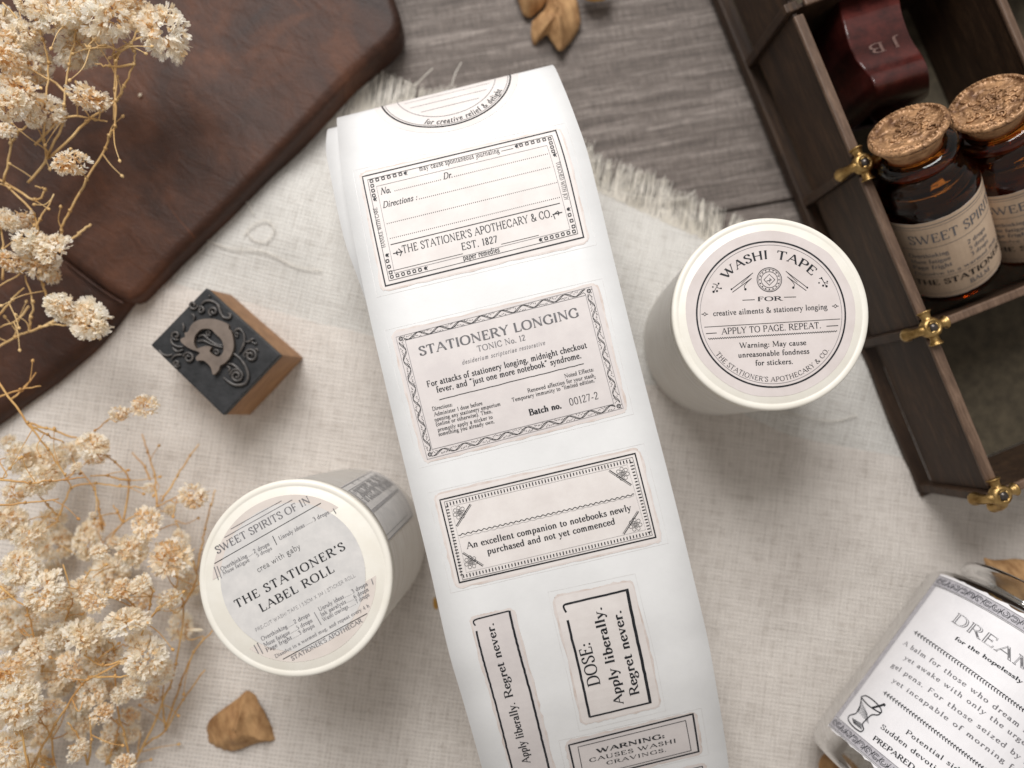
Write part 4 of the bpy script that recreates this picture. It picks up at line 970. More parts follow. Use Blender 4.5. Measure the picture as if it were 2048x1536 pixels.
# cross partitions and the near end wall
for u in (-LC, 0, LC):
    bbox('partition', u - .07, u + .07, .14, WE, .43, BZ - .16, 'box_wood'); bbox('partition_rail', u - .12, u + .12, .30, WE, BZ - .15, BZ, 'box_rail_wood', .05)
bbox('end_wall', UE - .07, UE + .07, .14, WE, .43, BZ - .16, 'box_wood'); bbox('end_wall_rail', UE - .12, UE + .12, .30, WE, BZ - .15, BZ, 'box_rail_wood', .05)
bbox('end_base_ledge', UE + .165, UE + .30, -.28, WE, .2, .55, 'box_wood', .03)
wd = float(np.dot(P(2024, 40, BZ) - BO, BW))
bbox('divider', U0, -.13, wd - .07, wd + .07, .43, BZ - .16, 'box_wood'); bbox('divider_rail', U0, -.2, wd - .12, wd + .12, BZ - .15, BZ, 'box_rail_wood', .05)
def bracket(u, down_u=False):
    mb = MB(); c = L(u, 0, BZ + .05); up = np.array([0, 0, 1.])
    x_, y_, z_ = frame_of(up); mb.add(*lathe([(.13, .10), (.15, .19), (.22, .19), (.28, .10), (.27, -.06)], c, x_, y_, z_, 20))
    arms = [(-BU, 0), (BW, 0), (BU, 0)]
    for d, _ in arms:
        a = c + d * .12
        if d is arms[2][0] and down_u: pts = [c + d * .1 + up * .02, c + d * .26 - up * .03, c + d * .33 - up * .22, c + d * .34 - up * .45]
        else: pts = [c + d * .1 + up * .02, c + d * .25 + up * .02, c + d * .36 + up * .01, c + d * .46]
        mb.add(*tube(crom(pts, 4), np.interp(np.linspace(0, 1, 13), [0, .4, .8, .92, 1], [.19, .115, .145, .19, .18]), 12))
    pts = [c - BW * .1 + up * .02, c - BW * .28 - up * .02, c - BW * .36 - up * .2, c - BW * .38 - up * .52]
    mb.add(*tube(crom(pts, 4), np.interp(np.linspace(0, 1, 13), [0, .4, .8, .92, 1], [.19, .115, .145, .19, .18]), 12))
    o = mb.build('corner_bracket', 'brass', bx, smooth=True)
    mb = MB(); mb.add(*lathe([(.145, .08), (.14, .14), (.11, .2), (.06, .24), (0, .25)], c, x_, y_, z_, 18)); mb.build('rivet', 'dark_rivet', o, smooth=True)
for u in (0, LC, UE): bracket(u, u == UE)

# white card edge showing behind the box at the top of the frame
V, Fc = box8([*(P(x_, y_, z_) for z_ in (.3, 2.2) for x_, y_ in ((1532, -60), (1590, -60), (1575, 8), (1540, 18)))])
tag(mesh('folded_card', V, Fc, 'jar_label', center=True), 'small pale card standing against the box at the top edge', 'card')

# ---- dark red stamp holder standing in the upper compartment
seal = thing('stamp_handle', L(-LC * .55, 2.2, .42), 'glossy dark red wavy wooden stamp handle standing in the box above the bottles', 'stamp handle')
prof = [((1668, -40), (1790, -75), 2.6), ((1676, 0), (1797, -36), 3.0), ((1688, 52), (1803, 16), 3.35), ((1700, 92), (1815, 56), 3.35), ((1712, 118), (1828, 84), 3.2), ((1728, 138), (1842, 104), 3.25), ((1741, 154), (1851, 120), 3.5), ((1749, 170), (1858, 138), 3.55), ((1755, 190), (1861, 160), 3.3), ((1758, 205), (1861, 178), 2.8), ((1757, 214), (1858, 190), 2.0), ((1752, 216), (1852, 196), 1.0)]
a = crom([P(*q[0], q[2]) for q in prof], 5); b = crom([P(*q[1], q[2]) for q in prof], 5); n = len(a); V = []
for i in range(n):
    dn = np.array([0, 0, -1.]); V += [a[i], b[i], b[i] + dn * .5, a[i] + dn * .5]
Vd = np.array(V); Vd[3::4, 2] = np.minimum(Vd[3::4, 2], .9); Vd[2::4, 2] = Vd[3::4, 2]; Vd[3::4, 2] = .45; Vd[2::4, 2] = .45
Fc = [(i * 4 + j, i * 4 + (j + 1) % 4, (i + 1) * 4 + (j + 1) % 4, (i + 1) * 4 + j) for i in range(n - 1) for j in range(4)] + [(0, 1, 2, 3), (n * 4 - 1, n * 4 - 2, n * 4 - 3, n * 4 - 4)]
bevel(mesh('handle_body', Vd, Fc, 'red_lacquer', seal, smooth=False), .05, 3)
cen = (a + b) / 2; vs_ = np.r_[0, np.cumsum(np.linalg.norm(np.diff(cen, axis=0), axis=1))]
def hf(u, v, h):
    i = min(max(np.searchsorted(vs_, v) - 1, 0), n - 2); t = (v - vs_[i]) / (vs_[i + 1] - vs_[i]); l = a[i] * (1 - t) + a[i + 1] * t; r_ = b[i] * (1 - t) + b[i + 1] * t
    nn = unit(np.cross(cen[i + 1] - cen[i], r_ - l)); return l * (1 - u) + r_ * u + nn * h
hs = Surf(hf, (0, 1), (0, vs_[-1]), 10, 40)
mb = MB()
for ch, u0, u1 in (('J', .64, .82), ('B', .26, .52)):
    gl, w = text2(ch, wt=1.2); vm = hs.inv(1775, 84)[1]
    for V, Fc in gl: mb.add([hf((u1 - (u1 - u0) * q[0] / w), vm + q[1] * .28 - .06, .012) for q in V], Fc)
mb.build('engraving', 'engraving', seal)

# ---- amber bottles leaning in the second compartment
def bottle(name, B, T, label, spin=0.0):
    ax = unit(T - B); root = thing(name, B, label, 'bottle', 'amber bottles leaning in the box')
    toC = unit(CAM - B); x = unit(toC - ax * np.dot(toC, ax)); y = np.cross(ax, x)
    prof = [(0, 0), (1.08, 0), (1.22, .09), (1.27, .28), (1.27, 3.15), (1.22, 3.5), (1.04, 3.82), (.89, 3.98), (.87, 4.2), (.98, 4.3), (1.02, 4.42), (1.0, 4.56), (.88, 4.64), (.7, 4.62), (.68, 4.0), (.95, 3.72), (1.12, 3.4), (1.15, .4), (1.0, .2), (0, .2)]
    V, Fc = lathe(crom(prof, 3), B, x, y, ax, 64); mesh('glass_body', V, Fc, 'amber_glass', root, smooth=True)
    V, Fc = lathe([(0, 4.15), (.62, 4.15), (.67, 4.7), (.80, 4.95), (.86, 5.12), (0, 5.12)], B, x, y, ax, 48); ck = mesh('cork_stopper', V, Fc, 'cork', root, smooth=True)
    top = B + ax * 5.13
    R3 = Matrix(((x[0], y[0], ax[0], top[0] * S), (x[1], y[1], ax[1], top[1] * S), (x[2], y[2], ax[2], top[2] * S), (0, 0, 0, 1)))
    V, Fc = lathe([(.6, -.02), (.93, 0), (.97, .06), (.96, .13), (.90, .17), (.82, .15), (.78, .12), (.70, .12), (.4, .135), (0, .14)], [0, 0, 0], np.array([1., 0, 0]), np.array([0, 1., 0]), np.array([0, 0, 1.]), 64)
    me = bpy.data.meshes.new('embossed_seal'); bm_ = MB(); bm_.add(V, Fc)
    for i in range(44):
        w = i * 2 * math.pi / 44; bm_.add(*lathe([(.06, 0), (.05, .04), (0, .07)], [.86 * math.cos(w), .86 * math.sin(w), .14], np.array([1., 0, 0]), np.array([0, 1., 0]), np.array([0, 0, 1.]), 6))
    rs = np.random.RandomState(int(B[0] * 10))
    for i in range(26):   # raised scrolls
        r0, w0 = rs.uniform(.05, .62), rs.uniform(0, 6.28); cx, cy = r0 * math.cos(w0), r0 * math.sin(w0); t = np.linspace(0, rs.uniform(3, 6), 9); rr = np.linspace(.13, .03, 9)
        bm_.add(*tube(np.stack([cx + rr * np.cos(t + w0), cy + rr * np.sin(t + w0), np.full(9, .145)], 1), .032, 6))
    me.from_pydata([tuple(v * S) for v in np.vstack(bm_.V)], [], bm_.F); me.materials.append(M['embossed_bronze']); me.polygons.foreach_set('use_smooth', [True] * len(me.polygons))
    link(bpy.data.objects.new('embossed_seal', me), root, R3)
    Rr = 1.27; cs = Surf(lambda u, v, h: B + ax * v + (Rr + h) * (x * math.cos(u / Rr) + y * math.sin(u / Rr)), (-1.9, 1.9), (0, 3.4), 30, 30)
    return root, cs, x, y, ax
def bottle_label(root, cs, K, dx, short, w0, w1, v0=.22, v1=3.14):
    lb = sticker('paper_label', cs, [np.array([w0, v1]), np.array([w1, v1]), np.array([w1, v0]), np.array([w0, v0])], 'kraft_label', root, r=.04, wob=.004, nx=30, h=.01)
    p = Print(cs, 0, 0, 1, h=.02)
    def T_(t, u0, u1, v, h, ink='grey_ink', **kw):
        gl, w = text2(t, **kw)
        for V, Fc in gl: p.put(np.stack([u0 + V[:, 0] * (u1 - u0) / w, v * 1.15 + V[:, 1] * h * 1.1], 1), Fc, ink)
    def Ln(v, u0, u1, w, ink='grey_ink'):
        v *= 1.15; q = np.array([(u, v) for u in np.linspace(u0, u1, 24)]); V, Fc = ribbon(q, w / 2, w / 2); p.put(V, Fc, ink)
    a, b = w0 + .12, w1 - .12
    Ln(2.62, a, b, .02); Ln(2.54, a, b, .012); T_('SWEET SPIRITS', w0 + .75, w1 - .2, 2.08, .27, wt=1.2); Ln(1.92, w0 + .5, w1 - .3, .014)
    for i, (t, t2) in enumerate((('Overthinking', '2 drops'), ('Muse fatigue', '5 drops'), ('Page fright', '3 drops'))):
        T_(t, w0 + .62, w0 + 1.62, 1.62 - i * .2, .13, wt=1.4); T_(t2, w0 + 2.1, w0 + 2.7, 1.62 - i * .2, .13, wt=1.3)
    T_('Dissolve in a warmed mug', w0 + .6, w1 - .6, 1.0, .11, wt=1.2); Ln(.93, a + .2, b, .012)
    T_("THE STATIONER'S", w0 + .55, w1 - .25, .66, .18, 'ink', wt=1.6); T_('BALTIMORE' if False else 'BALM', w0 + 1.9, w0 + 2.5, .42, .15, wt=1.5)
    Ln(.32, a, b, .012); p.build(lb)
bB, bT = L(3.55, 2.62, 1.62), P(1815, 258, 4.75)
r_, cs, *_x = bottle('amber_bottle', bB, bT, 'left amber glass bottle with a bronze seal on its cork, beside the brass bracket')
bottle_label(r_, cs, None, 0, False, -1.55, 2.1)
bB2, bT2 = L(3.35, 5.25, 1.62), P(1975, 192, 5.0)
r_, cs, *_x = bottle('amber_bottle', bB2, bT2, 'right amber glass bottle cut off by the right edge of the picture')
bottle_label(r_, cs, None, 0, False, -1.6, 2.05)

# ================================================================== LETTERPRESS BLOCK
blk = thing('letterpress_block', P(480, 710, .2), 'wooden letterpress block with an ornate initial on its dark metal face', 'printing block')
k7_ = .2018; q7 = lambda x_, y_, z: P(280 + x_ * k7_, 550 + y_ * k7_, z)
top = [q7(108, 695, 2.4), q7(655, 130, 2.4), q7(1387, 795, 2.4), q7(825, 1390, 2.4)]
bas = [q7(370, 715, .25), q7(925, 195, .25), q7(1640, 825, .25), q7(1090, 1392, .25)]
mid_ = [t + (b_ - t) * .12 for t, b_ in zip(top, bas)]
V, Fc = box8(bas[::-1] + mid_[::-1]); bevel(mesh('wood_base', V, Fc, 'block_wood', blk), .05)
V, Fc = box8([m + np.array([0, 0, .004]) for m in mid_[::-1]] + top[::-1]); fc_ = bevel(mesh('metal_face', V, Fc, 'metal_face', blk), .025)
def fpt(x_, y_, h): return q7(x_, y_, 2.4) + np.array([0, 0, h])
def prism(outer, holes, h0, h1, name, mat, parent):
    bm = bmesh.new(); es = []; loops = []
    for lp in [outer] + holes:
        pts = crom(lp, 4, True)[:-1]; vs = [bm.verts.new(Vector(fpt(x_, y_, h1)) * S) for x_, y_ in pts]; loops.append(pts)
        es += [bm.edges.new((vs[i], vs[(i + 1) % len(vs)])) for i in range(len(vs))]
    bmesh.ops.triangle_fill(bm, use_beauty=True, use_dissolve=False, edges=es)
    for pts in loops:
        t_ = [bm.verts.new(Vector(fpt(x_, y_, h1)) * S) for x_, y_ in pts]; b_ = [bm.verts.new(Vector(fpt(x_ , y_, h0)) * S) for x_, y_ in pts]; n_ = len(pts)
        for i in range(n_): bm.faces.new((t_[i], t_[(i + 1) % n_], b_[(i + 1) % n_], b_[i]))
    me = bpy.data.meshes.new(name); bm.to_mesh(me); bm.free(); me.materials.append(M[mat]); return link(bpy.data.objects.new(name, me), parent)
prism([(570, 470), (650, 445), (760, 445), (885, 490), (900, 540), (925, 570), (945, 650), (945, 740), (905, 830), (855, 880), (815, 905), (800, 950), (748, 992), (728, 930), (690, 880), (640, 850), (590, 855), (580, 820), (615, 775), (540, 745), (480, 712), (432, 670), (430, 640), (470, 620), (468, 580), (500, 570), (525, 515)],
      [[(575, 600), (630, 545), (720, 545), (770, 590), (830, 650), (850, 720), (840, 780), (795, 815), (745, 795), (712, 760), (728, 722), (680, 708), (620, 725), (585, 735), (560, 690), (560, 640)]], 0, .17, 'raised_letter', 'worn_letter', fc_)
sw = MB()
def curl(pts, r=9, h=.06, taper=True):
    c = crom([(x_, y_) for x_, y_ in pts], 6); n_ = len(c); rad = r * k7_ / 71 * (np.interp(np.linspace(0, 1, n_), [0, .3, .8, 1], [.7, 1, 1, .6]) if taper else 1)
    V, Fc = tube(np.array([fpt(x_, y_, h) for x_, y_ in c]), rad, 7); sw.add(V, Fc)
def spiral(cx, cy, r, turns=1.4, a0=0, w=9, sg=1):
    t = np.linspace(0, 1, 14); curl([(cx + r * (1 - .82 * k) * math.cos(a0 + sg * turns * 2 * math.pi * k), cy + r * (1 - .82 * k) * math.sin(a0 + sg * turns * 2 * math.pi * k)) for k in t], w)
curl([(610, 300), (655, 262), (720, 262), (780, 300), (805, 370), (835, 420), (890, 430), (905, 395), (875, 380)], 14)
curl([(540, 450), (545, 410), (520, 385)], 12); spiral(735, 365, 48, 1.3, 2, 13); spiral(610, 350, 38, 1.2, 4, 12); spiral(535, 300, 46, 1.2, 0, 12); curl([(430, 480), (442, 510), (440, 560)], 10)
spiral(365, 600, 48, 1.3, 1, 12); curl([(315, 630), (330, 680), (380, 710), (440, 715)], 13); curl([(330, 720), (380, 760), (440, 740)], 12); spiral(490, 822, 56, 1.4, 3.4, 13); spiral(372, 878, 38, 1.4, .5, 12)
curl([(200, 745), (225, 780), (280, 800), (330, 790)], 11); curl([(320, 840), (360, 800), (430, 790)], 11)
curl([(935, 580), (960, 545), (1000, 540), (1035, 590), (1040, 670), (1010, 740), (985, 775)], 14); spiral(968, 590, 24, 1.1, 1, 9); curl([(1045, 665), (1090, 660), (1110, 640), (1145, 635)], 11); curl([(1110, 660), (1150, 685), (1165, 670)], 9)
spiral(1105, 800, 66, 1.5, 3.6, 14); spiral(1060, 790, 30, 1.1, 2, 9); curl([(1140, 740), (1165, 735), (1180, 760)], 9)
spiral(965, 1000, 72, 1.9, 3.2, 14); curl([(880, 880), (930, 890), (985, 935), (1030, 1000)], 14); curl([(930, 775), (1000, 830), (1055, 910), (1080, 1000), (1050, 1075), (960, 1092), (890, 1060), (835, 1015)], 15); curl([(870, 900), (900, 930), (880, 960)], 10)
curl([(590, 610), (640, 600), (700, 650), (770, 690), (835, 700)], 12); curl([(575, 660), (640, 655), (720, 690), (840, 725)], 11); spiral(690, 575, 30, 1.2, 1, 10); spiral(765, 770, 32, 1.2, 3, 10); curl([(690, 205), (700, 215)], 12)
sw.build('raised_scrollwork', 'scroll_metal', fc_, smooth=True)

# ================================================================== GLASS JAR WITH A PAPER LABEL (lower right)
JZ = 2.47
tl, bl = P(1882, 1148, JZ), P(1657, 1452, JZ); ja = unit(tl - bl); jb = np.array([ja[1], -ja[0], 0])   # up along the jar / across to the right
jar = thing('glass_jar', (bl + tl) / 2 * np.array([1, 1, 0]) + jb * 2.5, 'clear square glass jar lying on its side with a torn paper label', 'jar')
def super_ring(c, ra, rb, e=2, k=64):
    return [c + jb * ra * math.cos(2 * math.pi * i / k) + np.array([0, 0, rb * math.sin(2 * math.pi * i / k)]) for i in range(k)]
LJ = np.linalg.norm(tl - bl); RJ = 2.6; PH = math.radians(95); o_ = bl - ja * .1 + jb * RJ * math.sin(PH); o_[2] = 0; cz = 2.7; hb = RJ; wj = RJ
prof = [(-.6, .3, .25, 2), (-.58, .8, .75, 2), (-.5, .94, .93, 2.2), (-.25, 1, 1, 2.3), (LJ * .5, 1, 1, 2.3), (LJ + .1, 1, 1, 2.3), (LJ + .3, .93, .93, 2), (LJ + .45, .78, .78, 2), (LJ + .55, .70, .70, 2), (LJ + .7, .70, .70, 2), (LJ + .76, .77, .77, 2), (LJ + .95, .78, .78, 2), (LJ + 1.02, .74, .74, 2), (LJ + 1.02, .66, .66, 2), (LJ + .6, .62, .62, 2)]
V = []
for s_, ra, rb, e in prof: V += super_ring(o_ + ja * s_ + np.array([0, 0, cz]), wj * ra, hb * rb, e)
kk = 64; nr_ = len(prof)
Fc = [(i * kk + j, i * kk + (j + 1) % kk, (i + 1) * kk + (j + 1) % kk, (i + 1) * kk + j) for i in range(nr_ - 1) for j in range(kk)] + [tuple(range(kk))[::-1]]
mesh('glass_body', V, Fc, 'clear_glass', jar, smooth=True)
js = Surf(lambda u, v, h: o_ + ja * (v + .1) + jb * (-(RJ + .015 + h) * math.sin(PH - u / RJ)) + np.array([0, 0, cz + (RJ + .015 + h) * math.cos(PH - u / RJ)]), (0, 5.6), (-.2, LJ + .2), 24, 14)
rs = np.random.RandomState(4)
jl = sticker('paper_label', js, [np.array([0, LJ]), np.array([5.6, LJ]), np.array([5.6, 0]), np.array([0, 0])], 'jar_label', jar, r=.03, wob=.022, nx=44, ny=30, h=.0)
for pidx in jl.data.polygons: pidx.material_index = 0
K9 = (1600, 1060, .3098); p = Print(js, *K9, h=.012)
def band(u0, u1, v0_, v1_, ink, h=-.004): 
    n_ = max(2, int(max(u1 - u0, v1_ - v0_) / .3))
    for i in range(n_):
        if u1 - u0 > v1_ - v0_: a_, b_ = u0 + (u1 - u0) * i / n_, u0 + (u1 - u0) * (i + 1) / n_; p.put(np.array([(a_, v0_), (b_, v0_), (b_, v1_), (a_, v1_)]), [(0, 1, 2, 3)], ink, h)
        else: a_, b_ = v0_ + (v1_ - v0_) * i / n_, v0_ + (v1_ - v0_) * (i + 1) / n_; p.put(np.array([(u0, a_), (u1, a_), (u1, b_), (u0, b_)]), [(0, 1, 2, 3)], ink, h)
band(.03, 5.55, LJ - .36, LJ - .08, 'band_ink'); band(.03, 5.55, .06, .34, 'band_ink'); band(.03, .17, .34, LJ - .36, 'band_ink')
def uvline(pts, w, ink='ink'): V, Fc = ribbon(np.array(pts), w / 2, w / 2); p.put(V, Fc, ink)
for yb in (LJ - .22, .20):
    for s_ in (-.14, .14, -.17): uvline([(x_, yb + s_) for x_ in np.linspace(.05, 5.5, 60)], .012, 'grey_ink')
    for i in range(24):
        cx = .18 + i * .222
        for r0 in (.075, .04):
            t = np.linspace(0, 5.2, 9); uvline(np.stack([cx + r0 * 1.3 * np.cos(t + i), yb + r0 * np.sin(t + i)], 1), .014)
        uvline([(cx + .08, yb - .1), (cx + .15, yb + .1)], .012)
uvline([(.20, .36), (.20, LJ - .38)], .012, 'grey_ink'); uvline([(.02, .05), (.02, LJ - .05)], .012, 'grey_ink')
th_ = dict(wt=1.0)
p.text('DREAM', (978, 588), (1500, 952), 84, 'grey_ink', wt=1.4, track=.06); p.text('DREAM', (978, 588), (1500, 952), 84, 'jar_label', wt=.45, track=.06)
p.text('for the hopelessly inspired', (998, 706), (1640, 1150), 30, wt=1.5)
for a, b in (((738, 655), (1480, 1190)), ((540, 1045), (1250, 1590))):
    p.line([a, b], 3); L_ = math.hypot(b[0] - a[0], b[1] - a[1]); p.leafs(a, b, int(L_ / 22), 13, w=6)
for t, a, b in (('A balm for those who dream not', (665, 738), (1520, 1365)), ('yet awake with only the urge to', (672, 832), (1520, 1450)), ('gel pens. For those seized by mid', (590, 880), (1530, 1575)), ('yet incapable of morning for', (595, 978), (1420, 1590))):
    p.text(t, a, b, 36, 'grey_ink', wt=1.15, track=.13)
p.text('Potential side effects', (680, 1312), (1240, 1730), 38, wt=1.15, track=.1); p.text('Sudden devotion to', (518, 1277), (1010, 1660), 38, wt=1.15, track=.08); p.text('PREPARED BY', (468, 1352), (820, 1620), 38, wt=1.6, track=.04)
mort = lambda pts, w, **kw: p.line(pts, w, **kw)
mort([(398, 1075), (395, 1110), (385, 1150), (362, 1185), (320, 1200), (315, 1230), (345, 1270), (385, 1300), (402, 1300), (412, 1285), (405, 1255), (430, 1225), (465, 1195), (505, 1195), (525, 1180)], 7, smooth=True)
mort([(398, 1076), (430, 1072), (480, 1105), (520, 1150), (525, 1180), (490, 1165), (440, 1130), (400, 1085)], 6, smooth=True)
for i in range(9): mort([(402 + i * 4, 1110 + i * 9), (370 + i * 9, 1170 + i * 10)], 3.5); mort([(340 + i * 7, 1215 + i * 4), (350 + i * 6, 1250 + i * 5)], 4)
mort([(465, 1150), (520, 1135), (550, 1125)], 13); mort([(535, 1125), (552, 1135)], 14)
p.build(jl)

# ================================================================== DRIED LEAVES, FLECKS
def dome(name, outline, z0, hz, mat, label, cat, twist=0, thick=.02, parent=None, edge_up=0, ridge=None):
    q = crom([P(x_, y_, z0) for x_, y_ in outline], 4, True)[:-1]; c = q.mean(0); n_ = len(q); V = []
    R_ = 9
    for s_ in (0, 1):
        for i in range(R_):
            t = 1 - i / R_
            for v in q:
                w = c + (v - c) * t; z = z0 + hz * (1 - t ** 2.2) + edge_up * t ** 4 * math.sin(3 * math.atan2(v[1] - c[1], v[0] - c[0]) + twist) + (VN[2](w[0] * 3 + 30, w[1] * 3 + 30) - .5) * .2 - thick * s_
                if ridge is not None:
                    e_ = unit(ridge[1] - ridge[0]); dd = abs((w[0] - ridge[0][0]) * e_[1] - (w[1] - ridge[0][1]) * e_[0]); z += .26 * math.exp(-dd / .14) * (1 - .5 * t) - .05 + .03 * math.sin(dd * 26 + w[1] * 5)
                V.append((w[0], w[1], z))
        V.append((c[0], c[1], z0 + hz - thick * s_))
    off = R_ * n_ + 1; Fc = []
    for s_ in (0, 1):
        o = off * s_; f = [(o + i * n_ + j, o + i * n_ + (j + 1) % n_, o + (i + 1) * n_ + (j + 1) % n_, o + (i + 1) * n_ + j) for i in range(R_ - 1) for j in range(n_)] + [(o + (R_ - 1) * n_ + j, o + (R_ - 1) * n_ + (j + 1) % n_, o + off - 1) for j in range(n_)]
        Fc += f if s_ == 0 else [g_[::-1] for g_ in f]
    Fc += [(j, off + j, off + (j + 1) % n_, (j + 1) % n_) for j in range(n_)]
    o = mesh(name, V, Fc, mat, parent, smooth=True, center=parent is None)
    return tag(o, label, cat) if parent is None else o
dome('dried_leaf', [(493, 1383), (512, 1400), (530, 1425), (547, 1475), (545, 1484), (525, 1486), (470, 1500), (440, 1502), (420, 1490), (411, 1470), (418, 1442), (445, 1418), (472, 1400)], .55, .42, 'dry_leaf', 'brown curled dried leaf on the linen below the left tape roll', 'leaf', edge_up=.1, ridge=(P(493, 1383, .5), P(478, 1500, .5)))
dome('leaf_stub', [(497, 1490), (520, 1486), (524, 1497), (512, 1513), (500, 1506)], .3, .1, 'dry_leaf', 'small brown leaf stub under the curled leaf', 'leaf')
dome('split_petal', [(1100, -30), (1092, 12), (1068, 38), (1062, 60), (1068, 84), (1082, 76), (1094, 70), (1105, 88), (1120, 107), (1138, 86), (1157, 58), (1161, 38), (1155, 8), (1142, -30)], .25, .45, 'dry_leaf', 'forked brown dried petal on the table at the top edge', 'petal', edge_up=.08, ridge=(P(1100, -30, .3), P(1122, 107, .3)))
dome('dried_petal', [(1030, -30), (1036, 2), (1046, 28), (1056, 34), (1066, 30), (1090, 8), (1100, -30)], .22, .45, 'dry_leaf', 'smaller brown petal tucked left of the forked petal', 'petal')
dome('ochre_petal', [(1160, -40), (1166, -6), (1180, 2), (1196, 3), (1214, -3), (1225, -40)], .6, .3, 'ochre_leaf', 'ochre petal just showing at the top edge', 'petal')
dome('leaf_crumb', [(866, 1186), (871, 1184), (876, 1200), (879, 1222), (872, 1226), (866, 1210)], .4, .12, 'ochre_leaf', 'small orange leaf fragment half under the sticker strip', 'leaf')
dome('jar_petal', [(1964, 1118), (1990, 1120), (2080, 1128), (2090, 1215), (2040, 1202), (2000, 1170)], 1.9, .3, 'dry_leaf', 'tan dried petal inside the neck of the glass jar', 'petal', edge_up=.1)
dome('jar_leaf', [(1985, 1180), (2010, 1172), (2060, 1210), (2070, 1250), (2020, 1225), (1990, 1200)], 1.6, .3, 'dry_leaf', 'dark brown dried leaf inside the jar under its label', 'leaf')
dome('jar_chaff', [(1640, 1530), (1670, 1500), (1720, 1540), (1730, 1590), (1650, 1580)], 1.0, .4, 'dry_leaf', 'brown leaf bits inside the bottom corner of the jar', 'leaf')
def speck(name, x_, y_, z_, rx, ry, rot, mat, label, cat):
    c = P(x_, y_, z_); e1 = np.array([math.cos(rot), math.sin(rot), 0]); e2 = np.array([-math.sin(rot), math.cos(rot), 0])
    V, Fc = lathe([(0, -1), (.5, -.8), (.9, -.3), (1, .1), (.8, .6), (.4, .9), (0, 1)], [0, 0, 0], np.array([0, 1., 0]), np.array([0, 0, 1.]), np.array([1., 0, 0]), 10)
    V = [c + e1 * v[0] * rx + e2 * v[1] * ry + np.array([0, 0, v[2] * ry]) for v in V]
    return tag(mesh(name, V, Fc, mat, smooth=True, center=True), label, cat)
speck('red_fleck', 1657, 1107, .42, .07, .04, .5, 'leather_edge', 'tiny red fleck on the linen right of the sticker strip', 'fleck')
speck('fallen_bud', 280, 190, 1.5, .06, .035, .8, 'petal_cream', 'tiny white bud fallen on the leather journal', 'bud')
speck('white_seed', 391, 1260, 1.6, .22, .05, .02, 'petal_cream', 'slim white seed left of the lower tape roll', 'seed')
V, Fc = tube(crom([P(x_, y_, .32) for x_, y_ in ((1765, 1212), (1790, 1207), (1812, 1203), (1835, 1195))], 4), .012, 5)
tag(mesh('brown_fibre', V, Fc, 'stem_amber', center=True), 'thin brown fibre on the linen left of the glass jar', 'fibre')

# ================================================================== DRIED FLOWERS
def bloom_mesh(seed, npet=330, brown=1.0):
    """ruffled pompon: many small crinkled petal tips, some curling outwards"""
    rs = np.random.RandomState(seed); V = []; Fc = []; mi = []
    asp = np.array([1, rs.uniform(.8, 1), rs.uniform(.72, .85)])
    lobes = [(unit(rs.normal(0, 1, 3)), rs.uniform(.08, .2)) for _ in range(4)]
    for i in range(npet):
        d = unit(rs.normal(0, 1, 3))
        if d[2] < -.3: d[2] *= -.6; d = unit(d)
        g_ = .92 + sum(a * max(0, np.dot(d, q)) ** 3 for q, a in lobes)
        inner = rs.rand() < .3
        r = .5 * g_ * (rs.uniform(.45, .75) if inner else rs.uniform(.78, .96))
        t = unit(np.cross(d, rs.normal(0, 1, 3))); s_ = np.cross(d, t)
        k = rs.uniform(.15, 1.3); out = unit(d * 1.0 + t * k); nn = np.cross(s_, out)
        L = rs.uniform(.11, .2); w = rs.uniform(.035, .075); p0 = d * r - out * L * .45
        c1_, c2_ = rs.normal(0, .025, 2); b0 = len(V)
        m_ = p0 + out * L * .55 + nn * c1_; e_ = p0 + out * L + nn * (c1_ * 1.5 + c2_)
        V += [p0 - s_ * w * .3, p0 + s_ * w * .3, m_ + s_ * w + nn * .015, m_, m_ - s_ * w + nn * .015,
              e_ + s_ * w * 1.1, e_ + s_ * w * .45 + out * .03, e_ - out * .012, e_ - s_ * w * .5 + out * .028, e_ - s_ * w * 1.05]
        Fc += [(b0, b0 + 1, b0 + 2, b0 + 3), (b0, b0 + 3, b0 + 4), (b0 + 3, b0 + 2, b0 + 5, b0 + 6), (b0 + 3, b0 + 6, b0 + 7), (b0 + 3, b0 + 7, b0 + 8), (b0 + 4, b0 + 3, b0 + 8, b0 + 9)]
        tn = 1 if (inner and rs.rand() < .5 * brown) or rs.rand() < .04 * brown ** 2.5 else 0
        mi += [1 if rs.rand() < .35 else tn, tn, tn, tn, tn, tn]
    V = np.array(V) * asp
    me = bpy.data.meshes.new('bloom'); me.from_pydata([tuple(v * S) for v in V], [], Fc); me.materials.append(M['petal_cream']); me.materials.append(M['petal_tan']); me.polygons.foreach_set('material_index', mi); me.update()
    return me
BM_ = [bloom_mesh(i, [330, 330, 260, 190][i % 4], [1, .6, .9, 2.2][i % 4]) for i in range(12)]
FR = np.random.RandomState(11)
def bloom(root, x_, y_, r, z):
    me = BM_[FR.randint(12)]; o = bpy.data.objects.new('bloom', me); c = P(x_, y_, z); sc = r * 1.95 * FR.uniform(.9, 1.08) / F * np.linalg.norm(c - CAM)
    v = unit(CAM - c); tilt = unit(v + FR.normal(0, .45, 3)); q = Vector(tilt).to_track_quat('Z', 'Y').to_matrix().to_4x4() @ Matrix.Rotation(FR.uniform(0, 6.28), 4, 'Z')
    link(o, root, Matrix.Translation(Vector(c) * S) @ q @ Matrix.Diagonal((sc, sc * FR.uniform(.85, 1.1), sc, 1)))
    return c
